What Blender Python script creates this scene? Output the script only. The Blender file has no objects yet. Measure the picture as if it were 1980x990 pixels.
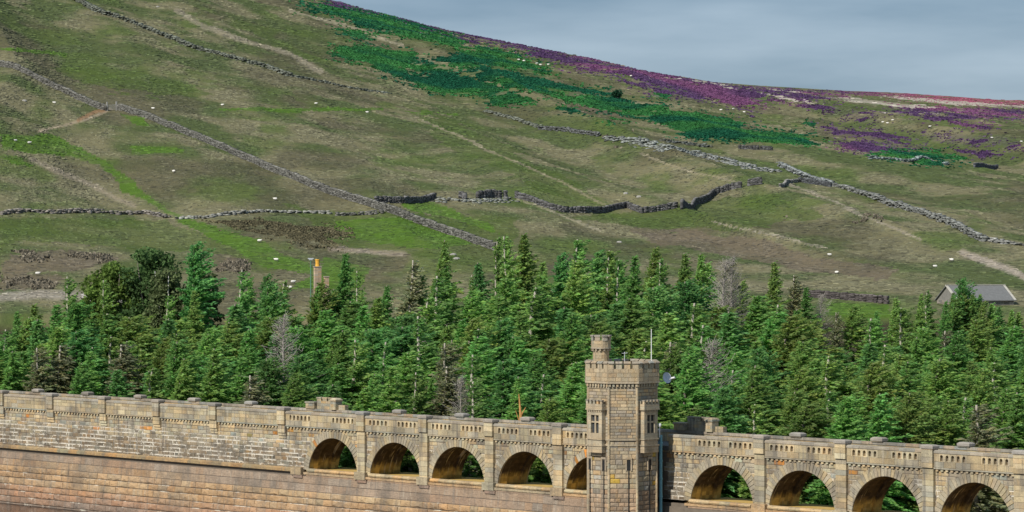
import bpy, math, random
import numpy as np
from mathutils import Vector, Matrix

# ------------------------------------------------------------------ camera, sky, sun, exposure
scene = bpy.context.scene
FPX, HOR, CX, ZC = 6000.0, 465.4, 990.0, 18.95      # focal length and horizon row in photo pixels, eye height above the parapet
SUN_AZ, SUN_EL = math.radians(-40.5), math.radians(40.0)
SUN_DIR = Vector((math.sin(SUN_AZ) * math.cos(SUN_EL), -math.cos(SUN_AZ) * math.cos(SUN_EL), math.sin(SUN_EL)))

cam_d = bpy.data.cameras.new("camera")
cam_d.sensor_width = 36.0
cam_d.lens = 36.0 * FPX / 1980.0
cam_d.shift_y = -(495.0 - HOR) / 1980.0
cam_d.clip_start = 1.0
cam_d.clip_end = 30000.0
cam = bpy.data.objects.new("camera", cam_d)
scene.collection.objects.link(cam)
cam.location = (0, 0, ZC)
cam.rotation_euler = (math.radians(90), 0, 0)
scene.camera = cam

world = bpy.data.worlds.new("World")
scene.world = world
world.use_nodes = True
wn, wl = world.node_tree.nodes, world.node_tree.links
wn.clear()
w_out = wn.new("ShaderNodeOutputWorld")
w_bg = wn.new("ShaderNodeBackground")
w_bg.inputs["Strength"].default_value = 0.10
w_sky = wn.new("ShaderNodeTexSky")
w_sky.sky_type = 'NISHITA'
w_sky.sun_disc = False
w_sky.sun_elevation = SUN_EL
w_sky.sun_rotation = math.atan2(SUN_DIR.x, SUN_DIR.y)
w_sky.air_density = 1.0
w_sky.dust_density = 0.6
w_tc = wn.new("ShaderNodeTexCoord")
w_map = wn.new("ShaderNodeMapping")
w_map.inputs["Scale"].default_value = (8.0, 8.0, 44.0)
w_noise = wn.new("ShaderNodeTexNoise")
w_noise.inputs["Scale"].default_value = 1.0
w_noise.inputs["Detail"].default_value = 5.0
w_noise.inputs["Roughness"].default_value = 0.5
w_ramp = wn.new("ShaderNodeValToRGB")
w_ramp.color_ramp.elements[0].position = 0.36
w_ramp.color_ramp.elements[0].color = (1.25, 2.10, 3.20, 1)
w_ramp.color_ramp.elements[1].position = 0.66
w_ramp.color_ramp.elements[1].color = (2.75, 3.65, 4.75, 1)
w_mix = wn.new("ShaderNodeMixRGB")
w_mix.inputs["Fac"].default_value = 0.82
wl.new(w_tc.outputs["Generated"], w_map.inputs["Vector"])
wl.new(w_map.outputs["Vector"], w_noise.inputs["Vector"])
wl.new(w_noise.outputs["Fac"], w_ramp.inputs["Fac"])
wl.new(w_sky.outputs["Color"], w_mix.inputs["Color1"])
wl.new(w_ramp.outputs["Color"], w_mix.inputs["Color2"])
wl.new(w_mix.outputs["Color"], w_bg.inputs["Color"])
wl.new(w_bg.outputs["Background"], w_out.inputs["Surface"])

sun_d = bpy.data.lights.new("sun", 'SUN')
sun_d.energy = 4.0
sun_d.angle = math.radians(0.55)
sun_d.color = (1.0, 0.955, 0.88)
sun = bpy.data.objects.new("sun", sun_d)
scene.collection.objects.link(sun)
sun.rotation_euler = SUN_DIR.to_track_quat('Z', 'Y').to_euler()

scene.view_settings.view_transform = 'Standard'
scene.view_settings.look = 'None'
scene.view_settings.exposure = 0.28
scene.view_settings.gamma = 1.0
scene.view_settings.use_curve_mapping = False

# ------------------------------------------------------------------ helpers
rng = np.random.default_rng(7)
random.seed(7)
COL = scene.collection


def tag(o, label=None, cat=None, group=None, kind=None):
    if label: o["label"] = label
    if cat: o["category"] = cat
    if group: o["group"] = group
    if kind: o["kind"] = kind
    return o


def link(name, me, mat, parent=None):
    o = bpy.data.objects.new(name, me)
    if mat is not None and len(me.materials) == 0:
        me.materials.append(mat)
    COL.objects.link(o)
    if parent is not None:
        o.parent = parent
    return o


def empty(name, loc=(0, 0, 0), rz=0.0, parent=None):
    o = bpy.data.objects.new(name, None)
    o.empty_display_size = 0.5
    COL.objects.link(o)
    o.location = loc
    o.rotation_euler = (0, 0, rz)
    if parent is not None:
        o.parent = parent
    return o


class MB:
    """collects faces with a colour and block coordinates per corner; build() makes ONE mesh object"""
    def __init__(self):
        self.v, self.f, self.c, self.uv, self.sz = [], [], [], [], []

    def face(self, pts, col=(1, 1, 1), uv=None, sz=(9, 9)):
        i = len(self.v)
        self.v.extend(pts)
        self.f.append(tuple(range(i, i + len(pts))))
        self.c.append(col)
        self.uv.append(uv if uv is not None else [(4.0, 4.0)] * len(pts))
        self.sz.append(sz)

    def box(self, x0, x1, y0, y1, z0, z1, col=(1, 1, 1), skip=""):
        P = lambda a, b, c: (x1 if a else x0, y1 if b else y0, z1 if c else z0)
        q = {"f": [P(0, 0, 0), P(1, 0, 0), P(1, 0, 1), P(0, 0, 1)], "k": [P(1, 1, 0), P(0, 1, 0), P(0, 1, 1), P(1, 1, 1)],
             "l": [P(0, 1, 0), P(0, 0, 0), P(0, 0, 1), P(0, 1, 1)], "r": [P(1, 0, 0), P(1, 1, 0), P(1, 1, 1), P(1, 0, 1)],
             "t": [P(0, 0, 1), P(1, 0, 1), P(1, 1, 1), P(0, 1, 1)], "b": [P(0, 1, 0), P(1, 1, 0), P(1, 0, 0), P(0, 0, 0)]}
        for k, pts in q.items():
            if k not in skip:
                self.face(pts, col)

    def prism(self, poly, z0, z1, col=(1, 1, 1), top=True, bottom=True, poly2=None):
        """poly: counter-clockwise (x, y) outline"""
        p2 = poly2 or poly
        n = len(poly)
        for i in range(n):
            j = (i + 1) % n
            self.face([(*poly[i], z0), (*poly[j], z0), (*p2[j], z1), (*p2[i], z1)], col)
        if top: self.face([(*p, z1) for p in p2], col)
        if bottom: self.face([(*p, z0) for p in reversed(poly)], col)

    def tube(self, pts, radii, n=6, col=(1, 1, 1), cap=True):
        rings = []
        pts = [Vector(p) for p in pts]
        for i, p in enumerate(pts):
            d = (pts[min(i + 1, len(pts) - 1)] - pts[max(i - 1, 0)]).normalized()
            a = d.orthogonal().normalized()
            if abs(d.z) > 0.95:
                a = (Vector((1, 0, 0)) - d * d.x).normalized()
            b = d.cross(a)
            rings.append([tuple(p + (a * math.cos(t) + b * math.sin(t)) * radii[i]) for t in [2 * math.pi * k / n for k in range(n)]])
        for i in range(len(rings) - 1):
            for k in range(n):
                m = (k + 1) % n
                self.face([rings[i][k], rings[i][m], rings[i + 1][m], rings[i + 1][k]], col)
        if cap:
            self.face(list(reversed(rings[0])), col)
            self.face(rings[-1], col)

    def block(self, M, a0, a1, z0, z1, b0, proud, col, bulge=0.0, gap=0.018, bev=0.03, gap_a=None):
        """a stone: M(a, b, z) places it; b0 the joint plane, proud how far it stands out"""
        ga = gap if gap_a is None else gap_a
        a0 += ga; a1 -= ga; z0 += gap; z1 -= gap
        if a1 - a0 < 0.08 or z1 - z0 < 0.06:
            return
        w, h = a1 - a0, z1 - z0
        o = [M(a0, b0, z0), M(a1, b0, z0), M(a1, b0, z1), M(a0, b0, z1)]
        k = min(bev, 0.3 * min(w, h))
        j = lambda: random.uniform(-0.3, 0.3) * k
        ka = k if gap_a is None else k * 0.25
        fr = [(a0 + ka + j(), z0 + k + j()), (a1 - ka + j(), z0 + k + j()), (a1 - ka + j(), z1 - k + j()), (a0 + ka + j(), z1 - k + j())]
        F = [M(p[0], b0 - proud, p[1]) for p in fr]
        U = [(p[0] - a0, p[1] - z0) for p in fr]
        uo = [(0, 0), (w, 0), (w, h), (0, h)]
        for i in range(4):
            m = (i + 1) % 4
            self.face([o[i], o[m], F[m], F[i]], col, [uo[i], uo[m], U[m], U[i]], (w, h))
        if bulge > 0:
            ca, cz = (a0 + a1) / 2 + random.uniform(-.25, .25) * w, (z0 + z1) / 2 + random.uniform(-.2, .2) * h
            c = M(ca, b0 - proud - bulge * random.uniform(0.3, 1.0), cz)
            for i in range(4):
                m = (i + 1) % 4
                self.face([F[i], F[m], c], col, [U[i], U[m], (ca - a0, cz - z0)], (w, h))
        else:
            self.face(F, col, U, (w, h))

    def build(self, name, mat, parent=None, smooth=False, mesh_only=False):
        me = bpy.data.meshes.new(name)
        me.from_pydata(self.v, [], self.f)
        ca = me.color_attributes.new("Col", 'FLOAT_COLOR', 'CORNER')
        u1, u2 = me.uv_layers.new(name="blk"), me.uv_layers.new(name="bsz")
        cc, uu, ss = [], [], []
        for f, c, uv, sz in zip(self.f, self.c, self.uv, self.sz):
            for q in range(len(f)):
                cc.extend((c[0], c[1], c[2], 1.0)); uu.extend(uv[q]); ss.extend(sz)
        ca.data.foreach_set("color", cc)
        u1.data.foreach_set("uv", uu)
        u2.data.foreach_set("uv", ss)
        if smooth:
            me.polygons.foreach_set("use_smooth", [True] * len(me.polygons))
        me.materials.append(mat)
        if mesh_only:
            return me
        return link(name, me, mat, parent)


def np_mesh(name, verts, faces, cols, mat, smooth=False):
    """verts (n,3), faces (m,k) of one size, cols (n,3) per vertex"""
    me = bpy.data.meshes.new(name)
    n, (m, k) = len(verts), faces.shape
    me.vertices.add(n)
    me.vertices.foreach_set("co", np.ascontiguousarray(verts, dtype=np.float32).ravel())
    me.loops.add(m * k)
    me.loops.foreach_set("vertex_index", np.ascontiguousarray(faces, dtype=np.int32).ravel())
    me.polygons.add(m)
    me.polygons.foreach_set("loop_start", np.arange(0, m * k, k, dtype=np.int32))
    me.polygons.foreach_set("loop_total", np.full(m, k, dtype=np.int32))
    if smooth:
        me.polygons.foreach_set("use_smooth", np.ones(m, dtype=bool))
    ca = me.color_attributes.new("Col", 'FLOAT_COLOR', 'POINT')
    c4 = np.ones((n, 4), dtype=np.float32)
    c4[:, :3] = cols
    ca.data.foreach_set("color", c4.ravel())
    me.materials.append(mat)
    me.update(calc_edges=True)
    return me


def _hash(ix, iy, seed):
    h = (ix.astype(np.int64) * 374761393 + iy.astype(np.int64) * 668265263 + seed * 974711) & 0x7fffffff
    h = (h ^ (h >> 13)) * 1274126177 & 0x7fffffff
    return ((h ^ (h >> 16)) & 0xffff) / 65535.0


def vnoise(x, y, seed=0):
    x, y = np.asarray(x, float), np.asarray(y, float)
    ix, iy = np.floor(x), np.floor(y)
    fx, fy = x - ix, y - iy
    fx, fy = fx * fx * fx * (fx * (fx * 6 - 15) + 10), fy * fy * fy * (fy * (fy * 6 - 15) + 10)
    ix, iy = ix.astype(np.int64), iy.astype(np.int64)
    a, b = _hash(ix, iy, seed), _hash(ix + 1, iy, seed)
    c, d = _hash(ix, iy + 1, seed), _hash(ix + 1, iy + 1, seed)
    return (a + (b - a) * fx) + ((c + (d - c) * fx) - (a + (b - a) * fx)) * fy


def fbm(x, y, seed=0, oct=4):
    s, a, t = 0.0, 1.0, 0.0
    for i in range(oct):
        s = s + a * vnoise(np.asarray(x) * 2 ** i, np.asarray(y) * 2 ** i, seed + 31 * i)
        t += a
        a *= 0.5
    return s / t


def sstep(a, b, x):
    t = np.clip((np.asarray(x, float) - a) / (b - a), 0, 1)
    return t * t * (3 - 2 * t)


# ------------------------------------------------------------------ materials
def new_mat(name):
    m = bpy.data.materials.new(name)
    m.use_nodes = True
    nt = m.node_tree
    nt.nodes.clear()
    out = nt.nodes.new("ShaderNodeOutputMaterial")
    bs = nt.nodes.new("ShaderNodeBsdfPrincipled")
    bs.inputs["Roughness"].default_value = 0.9
    bs.inputs["Specular IOR Level"].default_value = 0.2
    nt.links.new(bs.outputs[0], out.inputs[0])
    return m, nt, bs, out


class NT:
    def __init__(self, nt):
        self.nt, self.n, self.l = nt, nt.nodes, nt.links

    def node(self, t, **kw):
        x = self.n.new(t)
        for k, v in kw.items():
            setattr(x, k, v)
        return x

    def _in(self, sock, v):
        if isinstance(v, (int, float)):
            sock.default_value = v
        elif isinstance(v, (tuple, list)):
            sock.default_value = v if len(v) == len(sock.default_value) else (*v, 1.0)
        else:
            self.l.new(v, sock)

    def math(self, op, a, b=0.0, clamp=False):
        x = self.node("ShaderNodeMath", operation=op, use_clamp=clamp)
        self._in(x.inputs[0], a); self._in(x.inputs[1], b)
        return x.outputs[0]

    def mix(self, fac, a, b, mode='MIX'):
        x = self.node("ShaderNodeMixRGB", blend_type=mode)
        self._in(x.inputs[0], fac); self._in(x.inputs[1], a); self._in(x.inputs[2], b)
        return x.outputs[0]

    def noise(self, vec, scale, detail=3.0, rough=0.55):
        x = self.node("ShaderNodeTexNoise")
        if vec is not None: self.l.new(vec, x.inputs["Vector"])
        x.inputs["Scale"].default_value = scale
        x.inputs["Detail"].default_value = detail
        x.inputs["Roughness"].default_value = rough
        return x.outputs["Fac"]

    def map(self, vec, scale=(1, 1, 1), rot=(0, 0, 0), loc=(0, 0, 0)):
        x = self.node("ShaderNodeMapping")
        self.l.new(vec, x.inputs["Vector"])
        x.inputs["Scale"].default_value = scale
        x.inputs["Rotation"].default_value = rot
        x.inputs["Location"].default_value = loc
        return x.outputs[0]

    def step(self, v, lo, hi):
        x = self.node("ShaderNodeMapRange", interpolation_type='SMOOTHSTEP')
        self._in(x.inputs["Value"], v)
        x.inputs["From Min"].default_value = lo
        x.inputs["From Max"].default_value = hi
        return x.outputs[0]

    def xyz(self, vec):
        x = self.node("ShaderNodeSeparateXYZ")
        self.l.new(vec, x.inputs[0])
        return x.outputs

    def attr(self, name):
        return self.node("ShaderNodeAttribute", attribute_name=name).outputs

    def obj(self):
        return self.node("ShaderNodeTexCoord").outputs["Object"]

    def bump(self, h, bs, strength=0.5, dist=0.05):
        x = self.node("ShaderNodeBump")
        x.inputs["Strength"].default_value = strength
        x.inputs["Distance"].default_value = dist
        self.l.new(h, x.inputs["Height"])
        self.l.new(x.outputs[0], bs.inputs["Normal"])


def masonry(name, lime=0.0, lime_lo=-6.4, lime_hi=-1.8, streak=0.5, grime=0.35, ochre=0.0, joint=0.3, bedonly=False, patch_lo=0.46):
    m, nt, bs, out = new_mat(name)
    t = NT(nt)
    P = t.obj()
    col = t.attr("Col")["Color"]
    n1 = t.noise(P, 0.7, 4)
    n2 = t.noise(P, 5.0, 4, 0.65)
    c = t.mix(0.5, col, t.mix(n1, (0.55, 0.52, 0.5), (1.45, 1.4, 1.3)), 'MULTIPLY')
    c = t.mix(0.55, c, t.mix(n2, (0.45, 0.45, 0.45), (1.55, 1.52, 1.45)), 'MULTIPLY')
    st = t.noise(t.map(P, (2.2, 2.2, 0.16)), 1.0, 4, 0.6)          # rain streaks run down the face
    c = t.mix(t.math('MULTIPLY', t.step(st, 0.5, 0.7), streak), c, (0.15, 0.135, 0.115))
    st2 = t.noise(t.map(P, (3.1, 3.1, 0.3), loc=(7, 3, 1)), 1.0, 3, 0.6)
    c = t.mix(t.math('MULTIPLY', t.step(st2, 0.56, 0.72), streak * 0.6), c, (0.52, 0.46, 0.36))
    gr = t.noise(P, 0.28, 5, 0.65)
    c = t.mix(t.math('MULTIPLY', t.step(gr, 0.45, 0.64), grime), c, (0.13, 0.115, 0.095))
    if ochre > 0:
        oc = t.noise(t.map(P, (1.3, 1.3, 0.7)), 1.0, 4, 0.6)
        c = t.mix(t.math('MULTIPLY', t.step(oc, 0.55, 0.7), ochre), c, (0.42, 0.24, 0.06))
    uv, sz = t.xyz(t.attr("blk")["Vector"]), t.xyz(t.attr("bsz")["Vector"])
    ev_ = t.math('MINIMUM', uv[1], t.math('SUBTRACT', sz[1], uv[1]))
    eh_ = t.math('MINIMUM', uv[0], t.math('SUBTRACT', sz[0], uv[0]))
    e = ev_ if bedonly else t.math('MINIMUM', eh_, ev_)
    wob = t.math('MULTIPLY', t.math('SUBTRACT', t.noise(P, 4.0, 2), 0.5), 0.10)
    ee = t.math('ADD', e, wob)
    c = t.mix(t.math('MULTIPLY', t.math('SUBTRACT', 1.0, t.step(ee, 0.0, 0.05)), joint), c, (0.12, 0.10, 0.08))
    if lime > 0:
        z = t.xyz(P)[2]
        zn = t.math('MULTIPLY', t.step(z, lime_lo - 0.3, lime_lo + 0.2), t.math('SUBTRACT', 1.0, t.step(t.math('ADD', z, t.math('MULTIPLY', t.noise(P, 0.22, 2), 1.4)), lime_hi - 1.6, lime_hi)))
        patch = t.step(t.noise(t.map(P, (0.42, 0.42, 0.95), loc=(3, 0, 5)), 1.0, 5, 0.7), patch_lo, patch_lo + 0.14)
        eh2 = eh_ if bedonly else t.math('ADD', eh_, t.math('MULTIPLY', t.step(t.noise(P, 1.7, 2), 0.45, 0.6), 0.3))
        edge = t.math('SUBTRACT', 1.0, t.step(t.math('ADD', t.math('MINIMUM', ev_, 9.0 if bedonly else eh2), t.math('MULTIPLY', wob, 0.5)), 0.025, 0.075))
        topd = t.math('SUBTRACT', sz[1], uv[1])
        drip = t.math('MULTIPLY', t.step(t.noise(t.map(P, (4.5, 4.5, 0.25)), 1.0, 2), 0.60, 0.68), t.math('SUBTRACT', 1.0, t.step(topd, 0.15, 0.5)))
        lm = t.math('MULTIPLY', t.math('MAXIMUM', edge, t.math('MULTIPLY', drip, 0.8)), t.math('MULTIPLY', patch, zn))
        c = t.mix(t.math('MULTIPLY', lm, lime, True), c, (0.80, 0.74, 0.62))
    t.l.new(c, bs.inputs["Base Color"])
    t.bump(t.math('ADD', t.math('ADD', n2, t.noise(P, 14.0, 3)), t.math('MULTIPLY', t.noise(t.map(P, (1.4, 1.4, 2.6)), 1.0, 4, 0.6), 2.5 if bedonly else 0.5)), bs, 0.8, 0.08 if bedonly else 0.05)
    return m


def plain(name, colour, rough=0.8, vary=0.35, scale=3.0, metallic=0.0, attr=False):
    m, nt, bs, out = new_mat(name)
    t = NT(nt)
    P = t.obj()
    n = t.noise(P, scale, 4, 0.6)
    base = t.attr("Col")["Color"] if attr else colour
    c = t.mix(1.0, base, t.mix(n, (1 - vary,) * 3, (1 + vary,) * 3), 'MULTIPLY')
    t.l.new(c, bs.inputs["Base Color"])
    bs.inputs["Roughness"].default_value = rough
    bs.inputs["Metallic"].default_value = metallic
    return m


def foliage(name, colour, attr_strength=1.0, trans=0.25, hue=0.03, val=0.3):
    m, nt, bs, out = new_mat(name)
    t = NT(nt)
    rnd = t.node("ShaderNodeObjectInfo").outputs["Random"]
    hs = t.node("ShaderNodeHueSaturation")
    t._in(hs.inputs["Hue"], t.math('ADD', 0.5 - hue / 2, t.math('MULTIPLY', rnd, hue)))
    t._in(hs.inputs["Value"], t.math('ADD', 1 - val / 2, t.math('MULTIPLY', t.math('FRACT', t.math('MULTIPLY', rnd, 7.31)), val)))
    t._in(hs.inputs["Color"], colour)
    c = t.mix(attr_strength, hs.outputs[0], t.attr("Col")["Color"], 'MULTIPLY')
    t.l.new(c, bs.inputs["Base Color"])
    bs.inputs["Roughness"].default_value = 0.75
    tr = t.node("ShaderNodeBsdfTranslucent")
    t.l.new(c, tr.inputs["Color"])
    mx = t.node("ShaderNodeMixShader")
    mx.inputs[0].default_value = trans
    t.l.new(bs.outputs[0], mx.inputs[1]); t.l.new(tr.outputs[0], mx.inputs[2])
    t.l.new(mx.outputs[0], out.inputs[0])
    return m


M_UP = masonry("upper_masonry", lime=1.0, lime_lo=-6.4, lime_hi=-1.5, streak=0.85, grime=0.6, ochre=0.35, joint=0.3, patch_lo=0.41)
M_PAR = masonry("parapet_masonry", streak=0.75, grime=0.55, ochre=0.18, joint=0.3)
M_LOW = masonry("lower_masonry", lime=0.7, lime_lo=-14.0, lime_hi=-7.5, streak=0.5, grime=0.5, ochre=0.0, joint=0.6, bedonly=True, patch_lo=0.50)
M_TOW = masonry("tower_masonry", streak=0.55, grime=0.35, ochre=0.25, joint=0.35)
M_CORE = plain("mortar", (0.16, 0.13, 0.10), 0.95, 0.4, 2.0)
M_GREYCAP = masonry("weathered_cap_stone", streak=0.3, grime=0.35)
M_DARK = plain("dark_opening", (0.02, 0.02, 0.02), 0.6, 0.2)
M_GLASS = plain("window_glass", (0.05, 0.055, 0.06), 0.15, 0.2)
M_WHITE = plain("white_paint", (0.75, 0.75, 0.72), 0.5, 0.1)
M_TEAL = plain("teal_paint", (0.16, 0.36, 0.42), 0.5, 0.25, 4.0)
M_STEEL = plain("grey_metal", (0.58, 0.60, 0.63), 0.5, 0.15)
M_BARK = plain("bark", (0.26, 0.22, 0.18), 0.9, 0.5, 6.0)
M_PALEBARK = plain("pale_bark", (0.46, 0.41, 0.34), 0.9, 0.4, 6.0)
M_DEADWOOD = plain("dead_wood", (0.31, 0.28, 0.245), 0.9, 0.35, 6.0)
M_BIRCH = plain("birch_bark", (0.68, 0.66, 0.6), 0.8, 0.35, 4.0)
M_WALLSTONE = plain("field_stone", (1, 1, 1), 0.95, 0.5, 1.6, attr=True)
M_WOOL = plain("wool", (0.72, 0.69, 0.62), 0.95, 0.15, 6.0, attr=True)
M_BARN = plain("barn_stone", (1, 1, 1), 0.95, 0.35, 2.0, attr=True)
M_SLATE = plain("roof_slate", (0.17, 0.17, 0.165), 0.8, 0.3, 2.5)
M_POT = plain("terracotta_pot", (0.75, 0.40, 0.06), 0.8, 0.2)
M_WOODRAIL = plain("grey_timber", (0.34, 0.33, 0.30), 0.9, 0.3, 5.0)

# vault: dark brown soffit, sunlit gold painted into the ochre stain near the springing
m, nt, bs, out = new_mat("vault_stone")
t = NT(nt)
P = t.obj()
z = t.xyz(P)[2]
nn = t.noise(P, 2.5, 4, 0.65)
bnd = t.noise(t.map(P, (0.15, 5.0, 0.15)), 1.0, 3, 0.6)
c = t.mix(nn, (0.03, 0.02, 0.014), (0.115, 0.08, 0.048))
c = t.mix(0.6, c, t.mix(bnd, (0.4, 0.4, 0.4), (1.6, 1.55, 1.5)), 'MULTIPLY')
och_sunlit = t.math('MULTIPLY', t.math('SUBTRACT', 1.0, t.step(t.math('ADD', z, t.math('MULTIPLY', t.noise(t.map(P, (1.6, 1.6, .2)), 1.0, 3), 1.6)), -5.0, -4.1)), 0.92)
c = t.mix(och_sunlit, c, t.mix(nn, (0.36, 0.22, 0.05), (0.74, 0.52, 0.17)))
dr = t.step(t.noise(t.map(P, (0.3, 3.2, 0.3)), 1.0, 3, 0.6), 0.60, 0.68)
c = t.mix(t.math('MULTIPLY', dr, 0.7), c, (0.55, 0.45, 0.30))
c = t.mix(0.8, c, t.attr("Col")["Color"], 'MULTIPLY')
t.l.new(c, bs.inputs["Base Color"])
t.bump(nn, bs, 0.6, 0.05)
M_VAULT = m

# water
m, nt, bs, out = new_mat("reservoir_water")
t = NT(nt)
P = t.obj()
bs.inputs["Base Color"].default_value = (0.035, 0.025, 0.022, 1)
bs.inputs["Roughness"].default_value = 0.08
bs.inputs["Specular IOR Level"].default_value = 0.5
t.bump(t.noise(t.map(P, (1, 1, 1)), 0.8, 4, 0.6), bs, 0.25, 0.1)
M_WATER = m

# moorland
m, nt, bs, out = new_mat("moorland")
t = NT(nt)
P = t.obj()
col = t.attr("Col")["Color"]
rot = t.map(P, (1, 1, 1), (0, 0, math.radians(15.6)))
s1 = t.noise(t.map(P, (0.10, 0.12, 0.12)), 1.0, 5, 0.65)
s2 = t.noise(t.map(P, (0.42, 0.36, 0.4)), 1.0, 4, 0.7)
s3 = t.noise(t.map(P, (1.1, 0.75, 1.0)), 1.0, 4, 0.7)
c = t.mix(0.55, col, t.mix(s1, (0.35, 0.42, 0.45), (1.75, 1.62, 1.5)), 'MULTIPLY')
c = t.mix(0.6, c, t.mix(s2, (0.4, 0.45, 0.4), (1.7, 1.6, 1.55)), 'MULTIPLY')
c = t.mix(0.5, c, t.mix(s3, (0.5, 0.55, 0.45), (1.55, 1.5, 1.5)), 'MULTIPLY')
t.l.new(c, bs.inputs["Base Color"])
bs.inputs["Specular IOR Level"].default_value = 0.05
t.bump(t.math('ADD', s2, s3), bs, 0.8, 0.35)
M_MOOR = m
M_TUFT = foliage("tuft", (1, 1, 1, 1), 1.0, 0.15, 0.0, 0.0)
M_ROADTOP = plain("crest_road", (0.12, 0.12, 0.115), 0.9, 0.2)

# ------------------------------------------------------------------ ground heights
DEG = math.radians(-45.5)                    # the dam's own axes: x along it (to the picture's right), y away from the water
U = (math.cos(DEG), math.sin(DEG))           # dam x axis in the world
V = (-math.sin(DEG), math.cos(DEG))          # dam y axis in the world
P0 = (0.0, 320.0)


def d2w(a, b):
    return (P0[0] + a * U[0] + b * V[0], P0[1] + a * U[1] + b * V[1])


def w2d(x, y):
    return ((x - P0[0]) * U[0] + (y - P0[1]) * U[1], (x - P0[0]) * V[0] + (y - P0[1]) * V[1])


def dam_Y(p):
    p = np.clip(p, -0.6, 0.6)
    s = -P0[1] * p / (0.701 + 0.713 * p)
    return P0[1] + 0.713 * s


RIDGE = np.array([(-2500, -560), (-1200, -380), (0, -165), (400, -62), (640, 0), (800, 40), (1000, 85), (1150, 118), (1242, 137), (1379, 160), (1480, 167), (1586, 173), (1753, 181), (1980, 195), (2600, 230), (4500, 300)], float)
SHOULD = np.array([(-2500, -560), (-1200, -380), (0, -165), (400, -62), (640, 0), (800, 40), (1000, 85), (1150, 118), (1242, 137), (1379, 161), (1480, 178), (1600, 194), (1753, 212), (1980, 236), (2600, 290), (4500, 360)], float)
YB, YS, YR, EB = 480.0, 1350.0, 3200.0, -0.0245


def ground(p, Y):
    """height at direction p = x / y and distance Y (both arrays)"""
    p, Y = np.broadcast_arrays(np.asarray(p, float), np.asarray(Y, float))
    px = CX + p * FPX
    es = (HOR - np.interp(px, SHOULD[:, 0], SHOULD[:, 1])) / FPX
    er = (HOR - np.interp(px, RIDGE[:, 0], RIDGE[:, 1])) / FPX
    X = p * Y
    zb, zs = EB * YB, es * YS
    f = np.clip((Y - YB) / (YS - YB), 0, 1)
    hill = zb + (zs - zb) * (f + 0.10 * np.sin(math.pi * f) * f)
    s2 = np.where(px > 1300, (er * YR - es * YS) / (YR - YS), 0.012)
    s2 = np.where(px < 1300, 0.012, s2)
    far = zs + s2 * np.clip(Y - YS, 0, YR - YS) - 0.01 * np.clip(Y - YR, 0, None)
    yd = dam_Y(p)
    g = np.clip((Y - yd - 7.0) / np.maximum(YB - yd - 7.0, 10), 0, 1)
    low = (-10.0 - ZC) + (zb + 10.0 + ZC) * (0.25 * g + 0.75 * g ** 5)
    z = np.where(Y < YB, low, np.where(Y < YS, hill, far))
    z = np.where(Y < yd + 2.0, -46.0, z)
    # spurs that run down the slope, then hummocks
    c, l = X * 0.963 + Y * 0.27, -X * 0.27 + Y * 0.963
    w = sstep(500, 640, Y) * (1 - sstep(1150, 1350, Y) * 0.75)
    r = fbm(c / 58.0 + 3.1, l / 420.0, 5, 2)
    ridge = 1 - np.abs(2 * r - 1)
    z = z + w * (8.5 * (ridge - 0.72) + 2.4 * (fbm(c / 19.0, l / 110.0, 9, 3) - 0.5) + 0.45 * (fbm(X / 5.0, Y / 9.0, 13, 3) - 0.5))
    # sike and hollow near the broken walls
    return z + ZC


def gz(x, y):
    x, y = np.asarray(x, float), np.asarray(y, float)
    return ground(x / np.maximum(y, 1.0), y)


_YS = np.concatenate([np.arange(300, 1400, 0.6), np.arange(1400, 3300, 3.0)])


def pix(px, py):
    """the ground point seen at a place in the photograph: the nearest crossing of the sight line with the hillside"""
    p = (px - CX) / FPX
    e = (HOR - py) / FPX
    Ys = _YS[_YS > dam_Y(p) + 12]
    zz = ground(np.full(len(Ys), p), Ys)
    hit = np.nonzero(zz >= ZC + e * Ys)[0]
    i = hit[0] if len(hit) else len(Ys) - 1
    return p * Ys[i], Ys[i], float(zz[i])


# visible depth per photo cell, for scattering plants over the hill
def see_grid(xs, ys):
    X = np.zeros((len(ys), len(xs))); Y = X.copy(); Z = X.copy(); ok = np.zeros(X.shape, bool)
    for j, px in enumerate(xs):
        p = (px - CX) / FPX
        zz = ground(np.full(len(_YS), p), _YS)
        e = np.where(_YS > dam_Y(p) + 10, (zz - ZC) / _YS, -1)
        em = np.maximum.accumulate(e)
        t = (HOR - np.asarray(ys)) / FPX
        k = np.searchsorted(em, t)
        good = k < len(_YS)
        k = np.clip(k, 0, len(_YS) - 1)
        X[:, j], Y[:, j], Z[:, j], ok[:, j] = p * _YS[k], _YS[k], zz[k], good
    return X, Y, Z, ok


def in_poly(px, py, poly):
    r = np.zeros(px.shape, bool)
    n = len(poly)
    for i in range(n):
        x0, y0 = poly[i]; x1, y1 = poly[(i + 1) % n]
        if y0 == y1: continue
        c = ((y0 > py) != (y1 > py)) & (px < (x1 - x0) * (py - y0) / (y1 - y0) + x0)
        r ^= c
    return r


def near_line(px, py, pts):
    """distance to a polyline"""
    d = np.full(px.shape, 1e9)
    for (x0, y0), (x1, y1) in zip(pts[:-1], pts[1:]):
        L = (x1 - x0) ** 2 + (y1 - y0) ** 2
        t = np.clip(((px - x0) * (x1 - x0) + (py - y0) * (y1 - y0)) / L, 0, 1)
        d = np.minimum(d, np.hypot(px - x0 - t * (x1 - x0), py - y0 - t * (y1 - y0)))
    return d


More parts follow.
